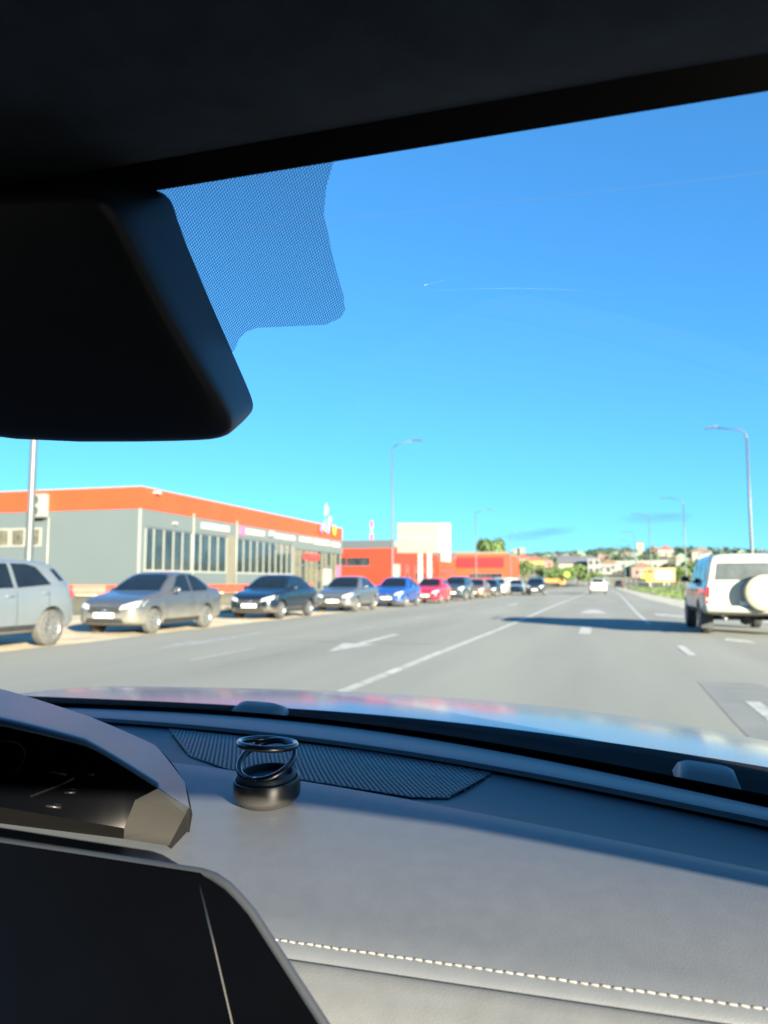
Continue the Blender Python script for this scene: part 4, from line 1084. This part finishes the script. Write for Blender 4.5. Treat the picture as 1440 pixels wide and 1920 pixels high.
gm = MB(); p_ = .0062; fl = MB()
j = 0; yy_ = .78
while yy_ < 1.09:
    xx_ = -.68 + (p_ / 2 if j % 2 else 0)
    while xx_ < -.12:
        if inside(xx_, yy_, gl_poly):
            z = rec_z(xx_, yy_) + .0022; a = p_ / 2; b = p_ * .27
            o_ = [(xx_ - a, yy_ - a, z), (xx_ + a, yy_ - a, z), (xx_ + a, yy_ + a, z), (xx_ - a, yy_ + a, z)]
            i_ = [(xx_ - b, yy_ - b, z), (xx_ + b, yy_ - b, z), (xx_ + b, yy_ + b, z), (xx_ - b, yy_ + b, z)]
            d_ = [(q[0], q[1], z - .002) for q in i_]
            gm.add(o_ + i_ + d_, [(0, 1, 5, 4), (1, 2, 6, 5), (2, 3, 7, 6), (3, 0, 4, 7), (4, 5, 9, 8), (5, 6, 10, 9), (6, 7, 11, 10), (7, 4, 8, 11), (8, 9, 10, 11)])
        xx_ += p_
    yy_ += p_; j += 1
gr = cab(gm, 'speaker_grille', 'grille_plastic', smooth=False)
gr['kind'] = 'stuff'
pts = [Vector((x, y, rec_z(x, y) + .001)) for x, y in gl_poly]; pts.append(pts[0])
cab(MB().tube(pts, .0014, 8), 'grille_border', 'dash_dark', smooth=True, angle=None)

# windshield: one raked, slightly curved sheet
ZT, YT = 1.48, .447


def WY(x, z):
    B = YA(x) + .05; t = (z - .945) / (ZT - .945)
    return B + t * (YT - B) + .014 * 4 * t * (1 - t) * 0


def wx(t, s): return lerp(-1.25 + .17 * t, .45 - .13 * t, s)


cowl_z = .945
cab(MB().grid([[(wx(t, s), WY(wx(t, s), .945 + t * (ZT + .035 - .945)), .945 + t * (ZT + .035 - .945)) for s in np.linspace(0, 1, 50)] for t in np.linspace(0, 1, 24)]), 'windshield', 'windshield_glass', angle=None)
wsh = [o for o in ego.children if o.name.startswith('windshield')][0]


def on_glass(poly, off):
    """points (x, z) laid on the inner face of the glass"""
    return [(x, WY(x, z) - off * .55, z - off * .83) for x, z in poly]


def glass_fan(name, poly, mat, off):
    pts = on_glass(poly, off); m = MB(); m.v = list(pts); m.f = [tuple(range(len(pts)))]
    return cab(m, name, mat, wsh if False else ego, smooth=False)


# printed black edges of the glass
zf = [.944, .950, .956]
cab(MB().grid([[(x, WY(x, z) - .004, z - .003) for x in np.linspace(-1.24, .44, 60)] for z in (.946, .960, .977)]), 'glass_edge_print', 'frit', angle=None)
cab(MB().grid([[(x, WY(x, z) - .004, z - .003) for x in np.linspace(-1.08, .32, 60)] for z in (1.480, 1.495, 1.512)]), 'glass_edge_print', 'frit', angle=None)
dots = [(-.300, 1.486), (-.225, 1.486), (-.150, 1.486), (-.162, 1.480), (-.171, 1.471), (-.178, 1.460), (-.181, 1.434), (-.181, 1.420), (-.183, 1.413), (-.189, 1.409), (-.203, 1.4065), (-.262, 1.4095), (-.274, 1.408), (-.283, 1.404), (-.290, 1.399), (-.300, 1.395)]
glass_fan('dot_print', dots, 'dot_frit', .003)
# headliner front lip and roof
hp = [(.446, 1.512), (.434, 1.496), (.422, 1.486), (.405, 1.4785), (.385, 1.4735), (.36, 1.4700), (.335, 1.4690), (.31, 1.4700), (.27, 1.476), (.20, 1.49), (.05, 1.515), (-.4, 1.54), (-1.2, 1.54), (-2.0, 1.49)]
cab(MB().grid([[(x, y, z - .25 * max(0, abs(x + .4) - .45) ** 2) for x in np.linspace(-1.15, .37, 40)] for y, z in hp]), 'headliner', 'headliner')
cab(MB().grid([[(x, y, z + .035 - .22 * max(0, abs(x + .4) - .45) ** 2) for x in np.linspace(-1.18, .40, 30)] for y, z in [(.44, 1.487), (.38, 1.53), (.26, 1.545), (.10, 1.565), (-.4, 1.58), (-1.2, 1.575), (-2.0, 1.52)]]), 'roof', 'hood_paint')

# sensor and mirror housing hanging at the head of the glass
ob_ = [(-.75, 1.492), (-.40, 1.490), (-.296, 1.484), (-.283, 1.478), (-.2855, 1.470), (-.2885, 1.455), (-.2905, 1.400), (-.2910, 1.372), (-.2930, 1.364), (-.3000, 1.3585), (-.3120, 1.3560), (-.348, 1.353), (-.75, 1.366)]
outer = [Vector((x, WY(x, z) - .006, z - .006)) for x, z in ob_]
inner = [Vector(p) for p in ((-.60, .315, 1.436), (-.40, .335, 1.428), (-.275, .345, 1.424), (-.262, .350, 1.420), (-.258, .362, 1.411), (-.258, .392, 1.386), (-.254, .440, 1.350), (-.2505, .476, 1.326), (-.2545, .492, 1.3165), (-.263, .502, 1.3105), (-.275, .507, 1.3080), (-.300, .509, 1.3072), (-.62, .505, 1.322))]
mid1 = [o_.lerp(i_, .30) + Vector((.0, 0, -.001)) for o_, i_ in zip(outer, inner)]
mid2 = [o_.lerp(i_, .80) for o_, i_ in zip(outer, inner)]
cen = sum(inner, Vector()) / len(inner)
in2 = [p.lerp(cen, .06) + Vector((0, -.010, -.002)) for p in inner]
in3 = [p.lerp(cen, .30) + Vector((0, -.016, -.002)) for p in inner]
hm = MB(); rows = [[tuple(p) for p in r] + [tuple(r[0])] for r in (outer, mid1, mid2, inner, in2, in3)]
hm.grid(rows); k = len(hm.v); hm.v.append(tuple(cen + Vector((0, -.017, -.002)))); nb = len(rows[0]); o0 = 5 * nb
hm.f += [(o0 + i, o0 + i + 1, k) for i in range(nb - 1)]
sh = cab(hm, 'sensor_housing', 'black_plastic', angle=R(50))
sh.modifiers.new('s', 'SUBSURF').render_levels = 2
# mirror head hanging behind it, mostly out of the frame
cab(MB().box((-.66, .40, 1.30), (-.50, .44, 1.37)), 'mirror_stem', 'black_plastic', smooth=False, bevel=.01)

# instrument pod
E_ = [Vector(p) for p in ((-.60, .42, 1.100), (-.473, .481, 1.096), (-.406, .534, 1.069), (-.366, .576, 1.028), (-.360, .622, .998))]
Bk = [Vector(p) for p in ((-.90, .80, 1.060), (-.735, .795, 1.0630), (-.595, .787, 1.0370), (-.484, .758, 1.0160), (-.405, .690, 1.000))]
Fl = [Vector(p) for p in ((-.60, .44, 1.028), (-.487, .500, 1.0265), (-.466, .511, 1.0205), (-.383, .558, .997))]
Fc = Vector((-.380, .568, 1.017))
Cb = [Vector(p) for p in ((-.66, .592, .975), (-.533, .585, .980), (-.398, .580, .980), (-.353, .578, .979))]
top = MB(); rws = []; SS = np.linspace(0, 1, 41)
for t in np.linspace(0, 1, 13):
    r = []
    for s in SS:
        p = smooth_at(E_, s).lerp(poly_at(E_, s), .7).lerp(smooth_at(Bk, s).lerp(poly_at(Bk, s), .7), t); p.z += (.000 * math.sin(PI * min(1, t)) + .003 * (1 - (1 - min(t / .12, 1)) ** 2)) * (1 - s ** 3); r.append(tuple(p))
    rws.append(r)
# rolled front edge
rws.insert(0, [tuple(smooth_at(E_, s).lerp(poly_at(E_, s), .7) + Vector((.002, .003, -.004)) * (1 - .5 * s)) for s in SS])
top.grid(rws)
pod = cab(top, 'instrument_pod', 'pod_top', angle=None)
cab(MB().grid([[tuple(smooth_at(Bk, s)) for s in SS], [tuple(Vector((smooth_at(Bk, s).x, smooth_at(Bk, s).y + .02, .955))) for s in SS]]), 'pod_back', 'pod_top', pod, angle=None)
TIP = E_[4] + Vector((-.002, -.003, -.006)); dn = Vector((.001, .002, -.003))
SD = np.linspace(0, 1, 17)
Eu = [smooth_at(E_, s * .75).lerp(poly_at(E_, s * .75), .7) + dn for s in SD]; Fu = [poly_at(Fl, s) for s in SD]
Md = [a.lerp(b, .35) + (Fc - Eu[-1].lerp(Fu[-1], .35)) * s ** 5 for a, b, s in zip(Eu, Fu, SD)]
cab(MB().grid([[tuple(p) for p in r] for r in (Eu, Md, Fu)]), 'instrument_display', 'display', pod, angle=None)
cab(MB().add([Eu[-1], E_[4], TIP, Fc], [(0, 1, 2, 3)]), 'pod_tip_trim', 'satin_metal', pod, smooth=False)
cab(MB().add([Fl[0], Fl[1], Fl[2], Fl[3], Cb[2], Cb[1], Cb[0]], [(0, 1, 5, 6), (1, 2, 5), (2, 3, 4, 5)]), 'pod_chin', 'pod_chin', pod, smooth=True, angle=None)
cab(MB().grid([[tuple(Fc), tuple(TIP)], [tuple(Fl[3]), tuple(Cb[3].lerp(TIP, .45))], [tuple(Cb[2]), tuple(Cb[3])]]), 'pod_end_facet', 'pod_facet', pod, smooth=True, angle=None)
cab(MB().add([E_[4], Bk[4], (-.395, .70, .955), (-.345, .60, .955), Cb[3], TIP], [(0, 1, 2, 3), (0, 3, 4, 5)]), 'pod_side', 'pod_chin', pod, smooth=False)
# faint reflected gauge outlines and icons drawn as strokes on the display glass
def on_face(a, b):
    p = E_[1].lerp(E_[2], a); q = Fl[1].lerp(Fl[2], a); r_ = p.lerp(q, b)
    return r_ + Vector((.0012, -.0012, -.0004))
ring = [on_face(.42 + .24 * math.cos(t), .50 - .34 * math.sin(t)) for t in np.linspace(-.3, PI + .3, 18)]
cab(MB().tube(ring, .0004, 5), 'reflected_arc', 'glyph', pod, angle=None)
def on_face2(a, b):
    p = E_[2].lerp(E_[3], a); q = Fl[2].lerp(Fl[3], a); return p.lerp(q, b) + Vector((.0012, -.0012, -.0004))
for pl in ([(.10, .78), (.20, .55), (.24, .40)], [(.02, .42), (.16, .40)], [(.30, .62), (.38, .58)], [(.28, .86), (.40, .84)], [(.32, .30), (.36, .26)]):
    cab(MB().tube([on_face2(*q) for q in pl], .0011, 6), 'reflected_mark', 'glyph', pod, angle=None)

# centre screen
def scr(x, t):   # t=0 top edge, 1 lower edge
    return Vector((x, lerp(.462, .405, t), lerp(1.012, .88, t)))
T0, T1 = -.62, -.235
rows = []
cs = MB()
oc = [scr(-.62, 0) + Vector((0, .002, .008)), scr(-.258, 0) + Vector((0, 0, -.003)), Vector((-.247, .459, 1.0085)), Vector((-.236, .457, 1.0045)), Vector((-.228, .455, 1.000)), Vector((-.216, .452, .992)), Vector((-.159, .430, .946)), Vector((-.085, .401, .886)), Vector((-.020, .372, .826)), Vector((-.62, .372, .826))]
nrm = (oc[1] - oc[0]).cross(oc[6] - oc[1]).normalized()
if nrm.y > 0: nrm = -nrm
scr_b = cab(MB().prism([p - nrm * .0 for p in oc], -nrm * .014), 'centre_screen', 'display', smooth=False, bevel=.0012)
rim_pts = oc[:9]
cab(MB().tube([p - nrm * .002 for p in rim_pts], .0030, 8), 'screen_rim', 'display_rim', scr_b, angle=None)
a_, b_ = [p - nrm * (p - oc[1]).dot(nrm) for p in (Vector((-.258, .4600, 1.0060)), Vector((-.2145, .4300, .9380)))]
cab(MB().tube([a_ + nrm * .0008, a_.lerp(b_, .5) + nrm * .0006, b_ + nrm * .0008, b_ + (b_ - a_) * .6 + nrm * .0008], .0007, 8), 'screen_trim_line', 'trim_line', scr_b, angle=None)
cab(MB().prism([scr(-.50, .55) + Vector((0, .03, 0)), scr(-.34, .55) + Vector((0, .03, 0)), scr(-.34, .9) + Vector((0, .04, 0)), scr(-.50, .9) + Vector((0, .04, 0))], (0, .07, 0)), 'screen_bracket', 'black_plastic', scr_b, smooth=False)

# cowl, wiper caps, hood
cab(MB().grid([[(x, lerp(YA(x) + .045, YW(x), t), zz) for x in np.linspace(-1.25, .45, 80)] for t, zz in ((-.3, .900), (0, .940), (.15, .945), (.45, .950), (.80, .957), (.97, .962), (1.0, .958), (1.02, .940))]), 'cowl', 'cowl_plastic', angle=None)
for (x0, x1, yf, dx) in ((-.668, -.560, 1.318, -.0), (.088, .160, 1.042, -.03)):
    m = MB(); n = 10; rr = []
    for k in range(n + 1):
        s = k / n; x = lerp(x0, x1, s); hgt = .014 * math.sqrt(max(0, 1 - (2 * abs(s - .5)) ** 6)) + .0005
        yb_ = yf - (.5 * (x - x0) if x0 > 0 else .18 * (x - x0))
        rr.append([(x, yb_ - .045, .946), (x, yb_ - .030, .946 + hgt * 1.7), (x, yb_ + .0, .950 + hgt * 1.9), (x, yb_ + .03, .954 + hgt * 1.0), (x, yb_ + .04, .950)])
    m.grid(rr); cab(m, 'wiper_cap', 'grey_plastic', angle=None)


def hood_z(x, d): return .959 - .020 * d - .116 * d * d - .055 * max(0, x + .05) ** 2 - .012 * (x + .4) ** 2


cab(MB().grid([[(x, YW(x) + .012 + d, hood_z(x, d) + (-.02 if d == 0 else 0)) for x in np.linspace(-1.28, .48, 70)] for d in [0, .004] + list(np.linspace(.01, 1.15, 40))]), 'hood', 'hood_paint', angle=None)
cab(MB().box((-1.28, 1.2, .25), (.48, 2.3, .60)), 'front_body', 'hood_paint', smooth=False, bevel=.05)
cab(MB().box((-1.20, -2.0, .22), (.40, 1.25, .30)), 'floor_pan', 'trim_black', smooth=False)
cab(MB().box((-1.20, -2.02, .30), (.40, -1.95, 1.52)), 'rear_panel', 'trim_black', smooth=False)
# doors with window openings; the right-hand opening lets the low sun onto the dash
DX = .45
up = [(.62, .975), (.45, 1.020), (.290, 1.084), (.207, 1.124), (.102, 1.172), (-.015, 1.217), (-.138, 1.258), (-.50, 1.36), (-.78, 1.41)]
cab(MB().prism([(DX, y, z) for y, z in up] + [(DX - .03, -.80, 1.53), (DX - .05, .44, 1.505), (DX, .80, 1.05)], (.03, 0, 0)), 'dash_shade_surround', 'trim_black', smooth=False)  # unseen; lower edge shaped so its shadow covers the far dash
cab(MB().prism([(DX, 1.0, .30), (DX, 1.0, .96), (DX, .62, .972), (DX, -.78, .935), (DX, -.78, .30)], (.05, 0, 0)), 'door', 'trim_black', smooth=False, bevel=.004)
cab(MB().prism([(DX, -.78, .30), (DX, -.78, 1.52), (DX, -2.0, 1.48), (DX, -2.0, .30)], (.05, 0, 0)), 'rear_quarter', 'trim_black', smooth=False)
cab(MB().prism([(-1.25, 1.0, .30), (-1.25, 1.0, .96), (-1.25, -.78, .935), (-1.25, -.78, .30)], (-.05, 0, 0)), 'door', 'trim_black', smooth=False, bevel=.004)
cab(MB().prism([(-1.25, -.78, .30), (-1.25, -.78, 1.52), (-1.25, -2.0, 1.48), (-1.25, -2.0, .30)], (-.05, 0, 0)), 'rear_quarter', 'trim_black', smooth=False)
cab(MB().prism([(-1.215, -.78, 1.40), (-1.16, -.78, 1.55), (-1.16, .44, 1.515), (-1.215, .30, 1.40)], (-.03, 0, 0)), 'roof_rail', 'trim_black', smooth=False)
cab(MB().tube([(-1.26, .98, .95), (-1.19, .72, 1.20), (-1.10, .42, 1.49)], [.05, .045, .045], 10), 'windshield_pillar', 'trim_black')
cab(MB().tube([(.46, .72, .95), (.41, .60, 1.20), (.33, .42, 1.49)], [.05, .045, .045], 10), 'windshield_pillar', 'trim_black')
for sx in (-1.16, .36):
    for wy in (1.70, -1.05):
        cab(MB().lathe([(.001, -.11), (.30, -.11), (.345, -.06), (.345, .06), (.30, .11), (.001, .11)], 28, Matrix.Translation((sx, wy, .342)), axis='x'), 'wheel', 'tyre_clean')

# ------------------------------------------------------------------ ring air freshener standing on the dash
af = thing('air_freshener', 'dark ring-shaped air freshener standing on the dashboard', 'air freshener', (-.317, .697, .9838))
af.rotation_euler = (R(5), R(-1), 0)
base = MB().lathe([(.0005, 0), (.0225, 0), (.0245, .0012), (.0318, .0078), (.0326, .0100), (.0326, .0245), (.0322, .0258), (.0312, .0262), (.0302, .0255), (.0296, .0225), (.0005, .0220)], 64).build('base', 'fresh_base', af, True, angle=R(28))
MB().lathe([(.0288, .018), (.0288, .0300), (.0282, .0312), (.0268, .0315), (.0255, .0305), (.0245, .0250), (.0005, .0245)], 64).build('scent_cup', 'fresh_cup', af, True, angle=R(40))
MB().torus(.0278, .0030, Matrix.Translation((0, .001, .0425)) @ Matrix.Rotation(R(25), 4, 'X') @ Matrix.Rotation(R(-3), 4, 'Y')).build('lower_ring', 'fresh_ring', af, True)
MB().torus(.0278, .0029, Matrix.Translation((.0008, .003, .0575)) @ Matrix.Rotation(R(-8), 4, 'X') @ Matrix.Rotation(R(3.5), 4, 'Y')).build('upper_ring', 'fresh_ring', af, True)
MB().tube([(0, -.0255, .028), (0, -.0258, .034)], .0022, 8).build('pivot', 'fresh_ring', af, True)
MB().tube([(.001, .0275, .0515), (.001, .0300, .0545)], .0022, 8).build('pivot', 'fresh_ring', af, True)
